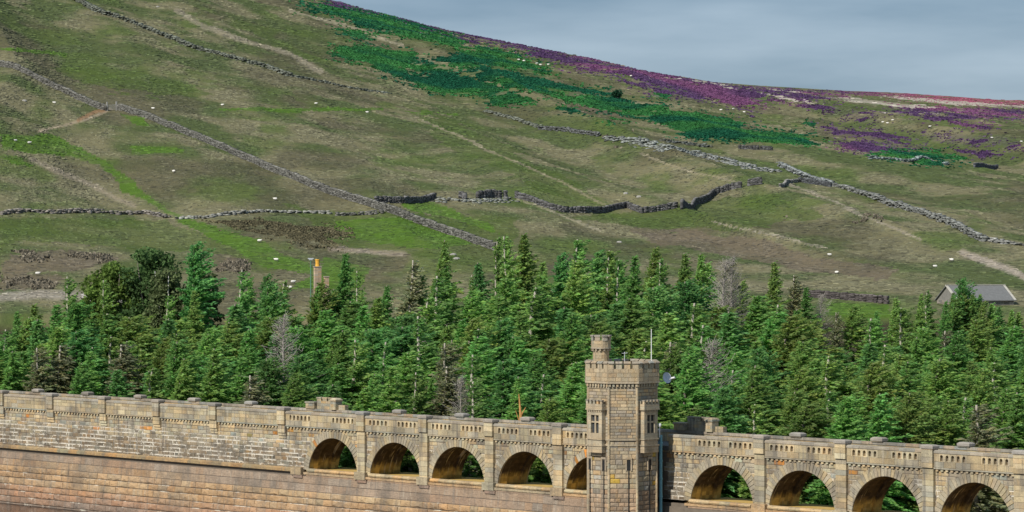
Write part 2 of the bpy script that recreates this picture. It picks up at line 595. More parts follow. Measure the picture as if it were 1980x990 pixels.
# plant cover of the hillside, outlined on the map of the hill as seen from the viewpoint
BRACKEN = [
    [(645, 90), (700, 88), (790, 100), (860, 130), (910, 150), (1030, 195), (960, 200), (890, 190), (800, 155), (720, 130), (650, 105)],
    [(660, 60), (700, 62), (720, 76), (690, 74)],
    [(560, 0), (640, 10), (700, 25), (780, 40), (900, 75), (880, 90), (800, 75), (700, 50), (620, 22)],
    [(870, 85), (960, 100), (1060, 135), (1050, 148), (980, 140), (900, 115)],
    [(830, 110), (930, 115), (1010, 145), (1100, 165), (1180, 185), (1260, 205), (1300, 215), (1380, 230), (1470, 250), (1560, 268), (1590, 282), (1480, 278), (1380, 262), (1290, 245), (1200, 215), (1080, 190), (980, 165), (900, 140)],
    [(1230, 222), (1330, 232), (1420, 255), (1580, 275), (1595, 284), (1440, 272), (1300, 250)],
    [(1250, 180), (1310, 186), (1290, 194)], [(1540, 238), (1590, 242), (1570, 248)],
    [(1690, 296), (1800, 292), (1860, 312), (1790, 318), (1720, 312)],
    [(1070, 208), (1115, 218), (1090, 222)], [(1165, 230), (1190, 234), (1170, 238)],
]
HEATHER = [
    [(600, 0), (700, 8), (850, 38), (1000, 80), (1150, 115), (1250, 138), (1390, 160), (1420, 175), (1500, 180), (1440, 200), (1330, 185), (1220, 150), (1100, 125), (1000, 100), (900, 75), (760, 35), (680, 20)],
    [(1185, 153), (1260, 160), (1330, 172), (1375, 190), (1330, 196), (1260, 180)],
    [(1290, 165), (1430, 172), (1490, 195), (1450, 205), (1370, 190)],
    [(1590, 210), (1660, 222), (1685, 235), (1640, 236), (1595, 222)],
    [(1620, 278), (1680, 272), (1760, 280), (1810, 290), (1740, 296), (1660, 292)],
    [(1600, 250), (1680, 258), (1750, 270), (1740, 274), (1650, 264)],
    [(1790, 258), (1860, 256), (1920, 268), (1980, 270), (1980, 285), (1900, 284), (1820, 278)],
    [(1830, 288), (1900, 298), (1945, 306), (1900, 308), (1840, 296)],
    [(1820, 238), (1910, 244), (1880, 248)],
    [(1420, 208), (1470, 212), (1460, 222)], [(1500, 195), (1600, 205), (1700, 222), (1600, 218)],
    [(1590, 172), (1700, 176), (1860, 187), (1990, 195), (1990, 206), (1860, 200), (1760, 190), (1640, 182)], [(1700, 205), (1830, 208), (1990, 214), (1990, 232), (1850, 226), (1720, 216)], [(1450, 166), (1560, 174), (1640, 186), (1560, 186), (1470, 176)],
    [(1780, 222), (1880, 226), (1900, 232), (1800, 234)], [(1400, 165), (1500, 170), (1640, 190), (1560, 192), (1440, 178)],
]
PALE = [[(1300, 146), (1390, 161), (1480, 180), (1600, 197), (1560, 196), (1440, 178), (1360, 164)], [(1570, 184), (1680, 192), (1760, 202), (1820, 212), (1740, 210), (1640, 196)], [(1660, 203), (1760, 214), (1830, 221), (1740, 218)],
        [(1700, 184), (1830, 194), (1990, 205), (1990, 210), (1850, 203), (1720, 189)], [(1480, 170), (1560, 178), (1540, 180)]]
LUSH = [
    [(0, 258), (90, 262), (160, 285), (230, 330), (290, 385), (340, 415), (420, 440), (520, 480), (600, 510), (600, 535), (520, 520), (430, 475), (370, 440), (300, 400), (240, 370), (190, 320), (120, 300), (0, 290)],
    [(0, 300), (40, 305), (70, 325), (20, 318)],
    [(640, 425), (760, 420), (840, 440), (900, 470), (840, 480), (740, 470), (650, 450)],
    [(770, 388), (830, 392), (880, 405), (950, 440), (960, 455), (880, 425), (800, 405)],
    [(230, 220), (270, 228), (290, 245), (250, 240)], [(250, 284), (345, 287), (350, 298), (260, 298)],
    [(430, 211), (600, 209), (740, 208), (740, 213), (600, 216), (440, 216)], [(780, 213), (880, 219), (880, 223), (790, 219)],
    [(1600, 584), (1720, 588), (1720, 612), (1600, 606)], [(0, 92), (130, 104), (130, 110), (0, 98)],
    [(560, 560), (640, 500), (720, 520), (700, 560)],
]
GREEN = [[(780, 215), (900, 240), (1010, 300), (1100, 350), (1180, 395), (1050, 370), (960, 330), (860, 270)], [(1100, 420), (1300, 400), (1500, 380), (1600, 420), (1450, 440), (1250, 450)],
         [(120, 130), (330, 160), (420, 190), (300, 190), (150, 160)], [(560, 400), (1000, 420), (960, 520), (640, 470)], [(0, 420), (330, 425), (480, 500), (200, 470), (0, 470)]]
RUSH = [[(420, 435), (520, 430), (620, 440), (700, 450), (640, 462), (600, 470), (520, 458)], [(600, 462), (650, 468), (640, 480), (600, 476)]]
BROWN = [[(0, 490), (130, 485), (230, 500), (140, 530), (0, 530)], [(0, 530), (120, 540), (100, 560), (0, 560)], [(430, 500), (480, 500), (470, 530), (430, 525)],
         [(1200, 440), (1480, 460), (1560, 500), (1740, 520), (1700, 545), (1520, 520), (1350, 490)], [(1060, 160), (1170, 190), (1200, 230), (1100, 210)]]
PATHS_LIT_CRESTS = [([(75, 255), (120, 243), (160, 232), (185, 222), (212, 210)], 3.0, (0.30, 0.245, 0.175)), ([(150, 232), (180, 215), (200, 212)], 4.0, (0.25, 0.15, 0.085)),  # worn tracks, and sunlit spur crests painted as pale lines
         ([(1860, 488), (1900, 505), (1950, 522), (2000, 545)], 7.0, (0.33, 0.28, 0.23)), ([(1000, 385), (1070, 412), (1160, 448)], 2.0, (0.30, 0.27, 0.19)),
         ([(0, 575), (70, 570), (150, 572)], 9.0, (0.27, 0.24, 0.20)), ([(800, 225), (900, 270), (1000, 315), (1170, 395)], 2.2, (0.24, 0.21, 0.14)),  # second line: a spur's sunlit crest, its brightness put into the ground colour
         ([(1520, 355), (1600, 385), (1680, 420), (1780, 462)], 2.5, (0.27, 0.235, 0.18)), ([(1240, 300), (1330, 330), (1430, 352)], 1.8, (0.25, 0.22, 0.15)),
         ([(1380, 430), (1480, 450), (1600, 480)], 2.0, (0.26, 0.23, 0.17)), ([(640, 482), (780, 490)], 6.0, (0.24, 0.20, 0.16)), ([(60, 310), (180, 360), (260, 400)], 5.0, (0.24, 0.205, 0.15)),
         ([(340, 20), (400, 55), (560, 105), (620, 140)], 5.0, (0.25, 0.22, 0.16)), ([(560, 20), (700, 60), (780, 90)], 3.0, (0.27, 0.24, 0.17))]


def cover(px, py, X, Y):
    """colour of the plant cover at a point of the hill; returns rgb and the bracken and heather masks"""
    n1, n2 = fbm(X / 9.0, Y / 16.0, 41, 3), fbm(X / 9.0 + 50, Y / 16.0, 42, 3)
    kf = np.clip(900.0 / np.maximum(Y, 1.0), 0.1, 1.0) ** 1.6
    qx, qy = px + (n1 - .5) * 70, py + (n2 - .5) * 24 * kf
    c, l = X * 0.963 + Y * 0.27, -X * 0.27 + Y * 0.963
    a = 0.62 * fbm(X / 15.0, Y / 17.0, 21, 5) + 0.38 * fbm(c / 11.0, l / 90.0, 24, 3)
    b = fbm(X / 22.0, Y / 45.0, 22, 4)
    d = fbm(X / 4.0, Y / 5.0, 23, 3)
    straw, olive, brown, lush = np.array((0.158, 0.148, 0.086)), np.array((0.074, 0.096, 0.036)), np.array((0.084, 0.078, 0.046)), np.array((0.070, 0.135, 0.018))
    w = sstep(0.40, 0.60, a)[..., None]
    col = olive * (1 - w) + straw * w
    w = sstep(0.52, 0.70, b)[..., None] * 0.7
    col = col * (1 - w) + brown * w
    w = (sstep(0.56, 0.74, fbm(X / 14.0, Y / 34.0, 27, 4)) * 0.75)[..., None]
    col = col * (1 - w) + np.array((0.078, 0.112, 0.030)) * w
    def lay(col, polys, rgb, k, soft=None, rag=1.0):
        mk = np.zeros(px.shape)
        ux, uy = px + (qx - px) * rag, py + (qy - py) * rag
        for P in polys:
            mk = np.maximum(mk, in_poly(ux, uy, P).astype(float))
        mk = mk * k if soft is None else mk * k * soft
        return col * (1 - mk[..., None]) + np.asarray(rgb) * mk[..., None], mk
    col, _ = lay(col, GREEN, (0.064, 0.098, 0.022), 0.65)
    col, _ = lay(col, BROWN, (0.125, 0.100, 0.074), 0.75)
    col, _ = lay(col, LUSH, lush, 0.95, 0.7 + 0.3 * sstep(0.3, 0.55, d), 0.45)
    col, mr = lay(col, RUSH, (0.085, 0.072, 0.042), 0.8, sstep(0.25, 0.5, fbm(X / 6, Y / 9.0, 83, 3)))
    hv = sstep(0.40, 0.58, fbm(X / 16.0, Y / 20.0, 61, 5))
    pink = sstep(0.45, 0.62, fbm(X / 60.0, Y / 120.0, 63, 3))[..., None]
    pk = np.clip((px - 1600) / 250, 0, 1)[..., None] * sstep(215, 195, py)[..., None]
    hc = np.array((0.095, 0.050, 0.125)) * (1 - pink) + np.array((0.190, 0.075, 0.165)) * pink
    hc = hc * (1 - pk) + np.array((0.34, 0.10, 0.16)) * pk
    mh = np.zeros(px.shape)
    for P in HEATHER:
        mh = np.maximum(mh, in_poly(qx, qy, P).astype(float))
    mh = mh * (0.15 + 0.85 * hv)
    col = col * (1 - mh[..., None]) + hc * mh[..., None]
    col, mp = lay(col, PALE, (0.40, 0.36, 0.31), 0.9, sstep(0.22, 0.48, fbm(X / 40, Y / 90.0, 77, 3)))
    mh = mh * (1 - mp)
    bv = sstep(0.30, 0.50, fbm(X / 15.0, Y / 15.0, 71, 5))
    mb = np.zeros(px.shape)
    for P in BRACKEN:
        mb = np.maximum(mb, in_poly(qx, qy, P).astype(float))
    mb = mb * (0.2 + 0.8 * bv)
    bl = sstep(0.35, 0.65, fbm(X / 18.0, Y / 18.0, 72, 4))[..., None]
    bc = np.array((0.008, 0.092, 0.046)) * (1 - bl) + np.array((0.036, 0.165, 0.042)) * bl
    col = col * (1 - mb[..., None]) + bc * mb[..., None]
    for pts, wd, rgb in PATHS_LIT_CRESTS:
        k = (1 - sstep(wd * 0.5, wd * 1.3, near_line(px + (n1 - .5) * 8, py + (n2 - .5) * 8, pts)))[..., None] * 0.8
        col = col * (1 - k) + np.asarray(rgb) * k
    return col, mb, mh, mr, bc, hc


# the hill as one sheet
pcols = np.concatenate([np.linspace(-0.60, -0.18, 30)[:-1], np.linspace(-0.18, 0.18, 1000), np.linspace(0.18, 0.60, 30)[1:]])
yrows = np.concatenate([np.arange(200, 470, 6.0), np.arange(470, 1000, 2.2), np.arange(1000, 1400, 3.0), np.arange(1400, 3300, 25.0), np.arange(3300, 9000, 400.0)])
pg, yg = np.meshgrid(pcols, yrows)
zg = ground(pg, yg)
xg = pg * yg
pxg, pyg = CX + pg * FPX, HOR - (zg - ZC) / yg * FPX
colg = cover(pxg, pyg, xg, yg)[0]
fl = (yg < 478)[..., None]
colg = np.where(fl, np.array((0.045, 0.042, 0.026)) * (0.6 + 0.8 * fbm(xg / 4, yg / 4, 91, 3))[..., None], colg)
R, C = pg.shape
idx = np.arange(R * C).reshape(R, C)
faces = np.stack([idx[:-1, :-1], idx[:-1, 1:], idx[1:, 1:], idx[1:, :-1]], -1).reshape(-1, 4)
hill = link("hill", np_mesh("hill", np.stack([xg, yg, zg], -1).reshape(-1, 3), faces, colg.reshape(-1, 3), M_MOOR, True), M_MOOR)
tag(hill, "moorland hillside of rough grass rising to the skyline", kind="structure")

# water of the reservoir
w = MB()
w.face([(-900, -600, 0), (700, -600, 0), (*d2w(420, 0.0), 0), (*d2w(-420, 0.0), 0), (-900, 600, 0)])
water = w.build("water", M_WATER)
water.location.z = -13.3
tag(water, "dark brown reservoir water at the foot of the dam", kind="structure")

# ------------------------------------------------------------------ the dam
dam = empty("masonry_dam", (P0[0], P0[1], 0), DEG)
tag(dam, "long tan stone dam with a parapet road carried on round arches", "dam")
A_L, A_R = -108.0, 82.0
TA, TB = 19.0, -3.55                       # tower centre in dam axes
ARCH = [-27.96, -17.83, -8.05, 1.97, 11.9, 28.9, 38.97, 49.06, 59.27, 69.4]
RA, ZSP, ZFL, ZCB, DEPTH = 4.05, -6.75, -6.42, -1.6, 4.3
PIL_SHORT = [-99.8, -89.4, -79.1, -68.6, -58.28, -47.82, -35.73]
PIL_LONG = [-22.45, -12.51, -2.48, 7.55, 34.55, 44.54, 54.7, 64.9, 75.0]
PW = 1.27
PIL = [(a - PW, a) for a in PIL_SHORT + PIL_LONG]


def vary(c, k=0.16, warm=0.08):
    v = 1 + random.gauss(0, k)
    w_ = random.gauss(0, warm)
    return (max(0.02, c[0] * v * (1 + w_)), max(0.02, c[1] * v), max(0.02, c[2] * v * (1 - w_)))


TAN, GREY, BUFF, RUST, DARKST = (0.42, 0.345, 0.215), (0.37, 0.325, 0.24), (0.52, 0.43, 0.275), (0.46, 0.215, 0.05), (0.21, 0.175, 0.13)


def wall_col():
    r = random.random()
    if r < 0.032: return vary(RUST, 0.2, 0.12)
    if r < 0.08: return vary(DARKST, 0.15)
    if r < 0.48: return vary(GREY, 0.11)
    if r < 0.58: return vary(BUFF, 0.10)
    return vary(TAN, 0.11)


ident = lambda a, b, z: (a, b, z)


def arch_cell(mb, vault, a0, a1, ac):
    """wall between a0 and a1 pierced by one round arch, with its vault behind"""
    angs = set(np.linspace(math.asin((ZFL - ZSP) / RA), math.pi - math.asin((ZFL - ZSP) / RA), 33).tolist())
    for ca in (a0, a1):
        angs.add(math.atan2(ZCB - ZSP, ca - ac))
    angs = sorted(angs)
    def outer(th):
        dx, dz = math.cos(th), math.sin(th)
        k = (ZCB - ZSP) / max(dz, 1e-6)
        if dx > 1e-6: k = min(k, (a1 - ac) / dx)
        if dx < -1e-6: k = min(k, (a0 - ac) / dx)
        return ac + dx * k, ZSP + dz * k
    ring = lambda r: [(ac + r * math.cos(t_), max(ZFL, ZSP + r * math.sin(t_))) for t_ in angs]
    inn, out_ = ring(RA), [outer(t_) for t_ in angs]
    for b, flip in ((0.03, False), (DEPTH, True)):
        for i in range(len(angs) - 1):
            q = [(*inn[i], b), (*out_[i], b), (*out_[i + 1], b), (*inn[i + 1], b)]
            q = [(x, y, z_) for x, z_, y in q]
            mb.face(q[::-1] if not flip else q)
    for s_ in (0, -1):
        if abs(out_[s_][1] - ZFL) > 0.01:
            e = a1 if s_ == 0 else a0
            for b in (0.03, DEPTH):
                mb.face([(inn[s_][0], b, ZFL), (e, b, ZFL), (e, b, out_[s_][1]), (inn[s_][0], b, inn[s_][1])])
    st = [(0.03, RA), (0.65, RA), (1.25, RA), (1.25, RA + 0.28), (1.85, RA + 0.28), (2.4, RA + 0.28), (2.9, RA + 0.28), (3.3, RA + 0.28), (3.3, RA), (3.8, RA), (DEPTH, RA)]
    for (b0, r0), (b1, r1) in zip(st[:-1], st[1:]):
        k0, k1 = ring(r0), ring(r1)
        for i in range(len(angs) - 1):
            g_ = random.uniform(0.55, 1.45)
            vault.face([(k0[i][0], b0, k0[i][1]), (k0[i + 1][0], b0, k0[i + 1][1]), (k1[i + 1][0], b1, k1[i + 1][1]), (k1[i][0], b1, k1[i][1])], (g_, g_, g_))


core = MB()
solid_edges = []
for i, ac in enumerate(ARCH):
    a0 = -33.0 if i == 0 else (24.0 if ac == 28.9 else (ARCH[i - 1] + ac) / 2)
    a1 = 16.9 if ac == 11.9 else (A_R if i == len(ARCH) - 1 else (ARCH[i + 1] + ac) / 2)
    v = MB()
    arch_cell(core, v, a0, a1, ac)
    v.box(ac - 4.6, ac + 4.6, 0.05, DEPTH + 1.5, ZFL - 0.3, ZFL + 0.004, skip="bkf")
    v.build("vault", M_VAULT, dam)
core.box(A_L, -33.0, 0.03, DEPTH, ZFL, ZCB, skip="")
core.box(16.9, 24.0, 0.03, DEPTH, ZFL, ZCB)
core.box(A_L, A_R, 0.02, DEPTH, -24.0, ZFL - 0.31)
core.build("wall_core", M_CORE, dam)
rd = MB()
rd.box(A_L, A_R, -0.1, 5.5, ZCB + 0.005, ZCB + 0.42)
rd.build("crest_road", M_ROADTOP, dam)

# stones of the upper wall
stones = []                                   # (projected size, args)


def in_pil(a0, a1, z1):
    for p0, p1 in PIL:
        long_ = round(p1, 2) in [round(x, 2) for x in PIL_LONG]
        if a0 < p1 and a1 > p0 and (long_ or z1 > -2.45):
            return (p0, p1)
    return None


def fit(a0, a1, z0, z1):
    """free stretches of a stone once arches and pilasters are taken out"""
    segs = [(a0, a1)]
    for p0, p1 in PIL:
        long_ = any(abs(p1 - x) < 0.01 for x in PIL_LONG)
        if not (long_ or z1 > -2.45): continue
        segs = [s_ for a, b in segs for s_ in ((a, min(b, p0)), (max(a, p1), b)) if s_[1] - s_[0] > 0.12]
    for ac in ARCH:
        ro = RA + 0.72
        zm = (z0 + z1) / 2 - ZSP
        if zm < ro:
            hw = math.sqrt(ro * ro - zm * zm)
            segs = [s_ for a, b in segs for s_ in ((a, min(b, ac - hw)), (max(a, ac + hw), b)) if s_[1] - s_[0] > 0.12]
    return segs


z_ = ZFL
while z_ < ZCB - 0.2:
    h = min(random.uniform(0.38, 0.50), ZCB - z_)
    if ZCB - z_ - h < 0.25: h = ZCB - z_
    a = A_L + random.uniform(0, 1)
    while a < A_R:
        l = random.uniform(0.65, 1.45)
        for s0, s1 in fit(a, min(a + l, A_R), z_, z_ + h):
            if s0 > 15.8 and s1 < 22.0: continue
            c = wall_col()
            wet = float(sstep(-3.6, -4.6, z_ + 1.2 * (vnoise(s0 / 6.0, z_ * .6, 19) - .5)))
            c = tuple(x * (1 - wet) + y_ * wet for x, y_ in zip(c, vary((0.205, 0.165, 0.115), 0.2, 0.08)))
            stones.append(((s1 - s0) * h * 0.9, dict(a0=s0, a1=s1, z0=z_, z1=z_ + h, b0=0.03, proud=random.uniform(0.025, 0.06), col=c, bulge=0.02), M_UP, None))
        a += l
    z_ += h
# stones of the battered lower face
BAT = 0.11
bat = lambda a, b, z: (a, b - BAT * (ZFL - 0.62 - z), z)
z_ = ZFL - 0.62
row = 0
while z_ > -16:
    h = random.uniform(0.70, 0.84)
    a = A_L + random.uniform(0, 1.5)
    while a < 16.0:
        l = random.uniform(0.9, 2.3)
        zm = z_ - h / 2
        zk = zm + 0.9 * (float(vnoise(a / 14.0, zm, 5)) - 0.5) + random.uniform(-.12, .12)
        ks = [(-6.0, (0.33, 0.255, 0.19)), (-8.3, (0.31, 0.235, 0.175)), (-8.9, (0.45, 0.32, 0.185)), (-10.4, (0.42, 0.285, 0.165)), (-11.4, (0.37, 0.225, 0.14)), (-12.6, (0.33, 0.20, 0.13)), (-13.1, (0.22, 0.165, 0.13)), (-20, (0.16, 0.12, 0.1))]
        kz = [k_[0] for k_ in ks][::-1]
        c = vary(tuple(float(np.interp(zk, kz, [k_[1][q_] for k_ in ks][::-1])) for q_ in range(3)), 0.085, 0.04)
        rd_ = float(sstep(0.5, 0.7, fbm(a / 11.0, zm / 1.6, 8, 3)))
        c = (c[0] * (1 - 0.10 * rd_), c[1] * (1 - 0.17 * rd_), c[2] * (1 - 0.22 * rd_))
        rock = row >= 2
        stones.append(((min(a + l, 16) - a) * h if zm > -13.3 else 0.0, dict(a0=a, a1=min(a + l, 16.0), z0=z_ - h, z1=z_, b0=-0.25, proud=0.03 if not rock else random.uniform(0.06, 0.12), col=c, bulge=0.12 if rock else 0.01, gap=0.016, gap_a=0.002, bev=0.08 if rock else 0.02), M_LOW, bat))
        a += l
    z_ -= h
    row += 1
lowcore = MB()
lowcore.face([bat(A_L, -0.24, -24), bat(16, -0.24, -24), bat(16, -0.24, ZFL - 0.62), bat(A_L, -0.24, ZFL - 0.62)])
lowcore.face([bat(A_L, -0.24, ZFL - 0.62), bat(16, -0.24, ZFL - 0.62), (16, 0.1, ZFL - 0.62), (A_L, 0.1, ZFL - 0.62)])
lowcore.face([bat(16, -0.24, -24), bat(A_R, -0.24, -24), bat(A_R, -0.24, ZFL - 0.62), bat(16, -0.24, ZFL - 0.62)])
lowcore.build("lower_core", M_CORE, dam)

order = sorted(range(len(stones)), key=lambda i: -stones[i][0] * (P0[1] / (P0[1] - stones[i][1]["a0"] * 0.713)) ** 2 if stones[i][1]["a0"] > -92 and stones[i][1]["a0"] < 66 else 0)
single = set(order[:300])
for i in single:
    _, kw, mat, Mf = stones[i]
    b_ = MB(); b_.block(Mf or ident, **kw)
    b_.build("stone_block", mat, dam)
for mat in (M_UP, M_LOW):
    b_ = MB()
    for i, (_, kw, mt, Mf) in enumerate(stones):
        if i not in single and mt is mat:
            b_.block(Mf or ident, **kw)
    tag(b_.build("small_stones" if mat is M_UP else "coursed_stones", mat, dam), kind="stuff")

# arch rings
for ac in ARCH:
    N = 33
    lo = math.asin((ZFL - ZSP) / RA)
    for k in range(N):
        t0, t1 = lo + (math.pi - 2 * lo) * k / N + 0.002, lo + (math.pi - 2 * lo) * (k + 1) / N - 0.002
        r1 = RA + random.uniform(0.74, 1.05)
        c = vary(GREY if random.random() < 0.6 else TAN, 0.10, 0.03)
        if random.random() < 0.008: c = vary(RUST)
        b_ = MB()
        pt = lambda r, th, b: (ac + r * math.cos(th), b, ZSP + r * math.sin(th))
        e0, e1 = t0 + 0.004, t1 - 0.004
        bb, fr = 0.06, -0.075
        o = [pt(RA, t0, bb), pt(r1, t0, bb), pt(r1, t1, bb), pt(RA, t1, bb)]
        f = [pt(RA + 0.015, e0, fr), pt(r1 - 0.03, e0, fr), pt(r1 - 0.03, e1, fr), pt(RA + 0.015, e1, fr)]
        for i in range(4):
            j = (i + 1) % 4
            b_.face([o[j], o[i], f[i], f[j]], c)
        b_.face([f[3], f[2], f[1], f[0]], c)
        if ac < 66:
            b_.build("voussoir", M_PAR, dam)


# pilasters
def pilaster(p0, p1, long_):
    zb = -7.0 if long_ else -2.45
    b_ = MB()
    z0 = zb
    cc = [TAN, BUFF, GREY]
    while z0 < -0.05:
        h = random.uniform(0.42, 0.58)
        h = min(h, -z0) if -z0 - h > 0.25 else -z0
        out_ = 0.30 if z0 < ZCB - 0.2 else 0.46
        c = vary(random.choice(cc), 0.10, 0.05)
        # three-sided stone with recessed joints
        g = 0.012
        b_.box(p0 + g, p1 - g, -out_, 0.06, z0 + g, z0 + h - g, c)
        b_.box(p0 + 0.03, p1 - 0.03, -out_ + 0.03, 0.06, z0 - g, z0 + g, (0.12, 0.1, 0.08), skip="tb")
        z0 += h
    if not long_:
        c = vary(BUFF, 0.08)
        b_.box(p0, p1, -0.20, 0.06, zb - 0.3, zb, c)
        b_.box(p0, p1, -0.10, 0.06, zb - 0.6, zb - 0.3, c)
    b_.build("pilaster", M_PAR, dam)


def cap(p0, p1, b0, b1, z0, z1, name="pilaster_cap"):
    b_ = MB()
    c = vary((0.30, 0.275, 0.245), 0.12, 0.03)
    o = 0.08
    P1 = [(p0 - o, b0 - o), (p1 + o, b0 - o), (p1 + o, b1 + o), (p0 - o, b1 + o)]
    P2 = [(p0 + 0.12, b0 + 0.1), (p1 - 0.12, b0 + 0.1), (p1 - 0.12, b1 - 0.1), (p0 + 0.12, b1 - 0.1)]
    b_.box(p0, p1, b0, b1, z0, z1 - 0.34, vary(GREY, 0.1))
    b_.prism(P1, z1 - 0.34, z1 - 0.12, c)
    b_.prism(P1, z1 - 0.12, z1, c, poly2=P2, bottom=False)
    b_.build(name, M_GREYCAP, dam)


for p0, p1 in PIL:
    long_ = any(abs(p1 - x) < 0.01 for x in PIL_LONG)
    pilaster(p0, p1, long_)
    cap(p0, p1, -0.44, 0.42, 0.0, 0.46)
    if not (-41 < p1 < -31): cap(p0, p1, 5.0, 5.75, 0.0, 0.44, "rear_parapet_cap")

# front parapet, bay by bay; slots over the arches, plain stone at the left
FB, BB = -0.2, 0.34


def parapet_bay(a0, a1, slots):
    b_ = MB()
    zt = -0.26
    courses = [(-1.58, -1.05), (-1.05, -0.62), (-0.62, zt)]
    if not slots:
        for q0, q1 in courses:
            a = a0
            while a < a1 - 0.01:
                l = random.uniform(0.9, 1.7)
                e = min(a + l, a1) if a1 - a - l > 0.4 else a1
                b_.block(ident, a, e, q0, q1, FB + 0.02, 0.03, vary(TAN if random.random() < .6 else GREY, 0.13, 0.04), gap=0.006, bev=0.015)
                a = e
        b_.box(a0, a1, FB + 0.018, BB, -1.58, zt, TAN)
    else:
        # lower courses of dressed stone
        a = a0
        while a < a1 - 0.01:
            l = random.uniform(0.9, 1.7)
            e = min(a + l, a1) if a1 - a - l > 0.4 else a1
            b_.block(ident, a, e, -1.58, -1.02, FB + 0.02, 0.03, vary(TAN if random.random() < .5 else GREY, 0.12, 0.04), gap=0.006, bev=0.015)
            a = e
        b_.box(a0, a1, FB + 0.018, BB, -1.58, -1.02, TAN, skip="f")
        # slot band: a back plate and a pierced front plate
        b_.box(a0, a1, FB + 0.26, BB, -1.02, zt, (0.20, 0.165, 0.12))
        L = a1 - a0
        cuts = []
        for g in (0.2 * L, 0.8 * L):
            for k in range(6):
                cuts.append(a0 + g + (k - 2.5) * 0.63)
        cuts = [c for c in cuts if a0 + 0.25 < c < a1 - 0.25]
        edges = [a0]
        for c in cuts:
            edges += [c - 0.315, c + 0.315]
        edges.append(a1)
        hw, zs0, zs1 = 0.165, -0.98, -0.58
        fz0, fz1 = -1.02, zt
        for i in range(0, len(edges) - 1, 2):
            if edges[i + 1] - edges[i] > 0.02:
                b_.block(ident, edges[i], edges[i + 1], fz0, fz1, FB + 0.02, 0.03, vary(TAN, 0.1, 0.04), gap=0.004, bev=0.012)
                b_.box(edges[i], edges[i + 1], FB + 0.015, FB + 0.27, fz0, fz1, TAN, skip="fk")
        for c in cuts:
            col = vary(BUFF, 0.10, 0.04)
            x0, x1 = c - 0.315, c + 0.315
            arc = [(c - hw, zs0), (c - hw, zs1)] + [(c - hw * math.cos(t_), zs1 + hw * math.sin(t_)) for t_ in np.linspace(0.3, math.pi - 0.3, 6)] + [(c + hw, zs1), (c + hw, zs0)]
            rim = [(x0, zs0), (x0, zs1)] + [(x0 + (x1 - x0) * k / 5, fz1) for k in range(6)] + [(x1, zs1), (x1, zs0)]
            f = FB - 0.01
            for i in range(len(arc) - 1):
                b_.face([(rim[i][0], f, rim[i][1]), (arc[i][0], f, arc[i][1]), (arc[i + 1][0], f, arc[i + 1][1]), (rim[i + 1][0], f, rim[i + 1][1])], col)
                b_.face([(arc[i][0], f, arc[i][1]), (arc[i][0], f + 0.27, arc[i][1]), (arc[i + 1][0], f + 0.27, arc[i + 1][1]), (arc[i + 1][0], f, arc[i + 1][1])], col)
            b_.face([(x0, f, fz0), (x1, f, fz0), (x1, f, zs0), (x0, f, zs0)], col)
            b_.face([(c - hw, f, zs0), (c + hw, f, zs0), (c + hw, f + 0.27, zs0 + 0.03), (c - hw, f + 0.27, zs0 + 0.03)], col)
    b_.build("parapet_panel", M_PAR, dam)
    # coping stones
    k_ = MB()
    a = a0
    while a < a1 - 0.01:
        l = random.uniform(1.1, 1.9)
        e = min(a + l, a1) if a1 - a - l > 0.4 else a1
        c = vary((0.33, 0.295, 0.24), 0.1, 0.04)
        k_.box(a + 0.008, e - 0.008, FB - 0.07, BB + 0.07, zt, -0.05, c)
        k_.prism([(a + 0.008, FB - 0.07), (e - 0.008, FB - 0.07), (e - 0.008, BB + 0.07), (a + 0.008, BB + 0.07)], -0.05, 0.0, c, poly2=[(a + 0.008, FB + 0.03), (e - 0.008, FB + 0.03), (e - 0.008, BB - 0.03), (a + 0.008, BB - 0.03)], bottom=False)
        a = e
    k_.build("coping", M_GREYCAP, dam)
    # string course and corbels below the panel
    d_ = MB()
    d_.box(a0, a1, FB - 0.05, 0.1, -1.70, -1.58, vary(GREY, 0.08))
    a = a0 + 0.15
    while a < a1 - 0.3:
        d_.box(a, a + 0.28, FB + 0.03, 0.06, -1.92, -1.70, vary(BUFF, 0.12))
        a += 0.56
    d_.build("corbel_course", M_PAR, dam)


stops = sorted(PIL)
spans = [(A_L, stops[0][0])] + [(stops[i][1], stops[i + 1][0]) for i in range(len(stops) - 1)] + [(stops[-1][1], A_R)]
for a0, a1 in spans:
    if a0 > 7 and a1 < 36:
        for q0, q1 in ((a0, 15.9), (22.1, 25.6), (25.6, a1)):
            parapet_bay(q0, q1, q0 > 25 or q1 < 16)
    else:
        parapet_bay(a0, a1, a0 > -36)
# rear parapet with its coping
rp = MB()
a = A_L
while a < A_R:
    e = min(a + random.uniform(1.0, 1.8), A_R)
    rp.box(a + .006, e - .006, 5.18, 5.5, ZCB + 0.4, -0.26, vary(TAN, 0.12))
    rp.box(a + .006, e - .006, 5.11, 5.57, -0.26, 0.0, vary((0.33, 0.29, 0.235), 0.1))
    a = e
rp.build("rear_parapet", M_PAR, dam)


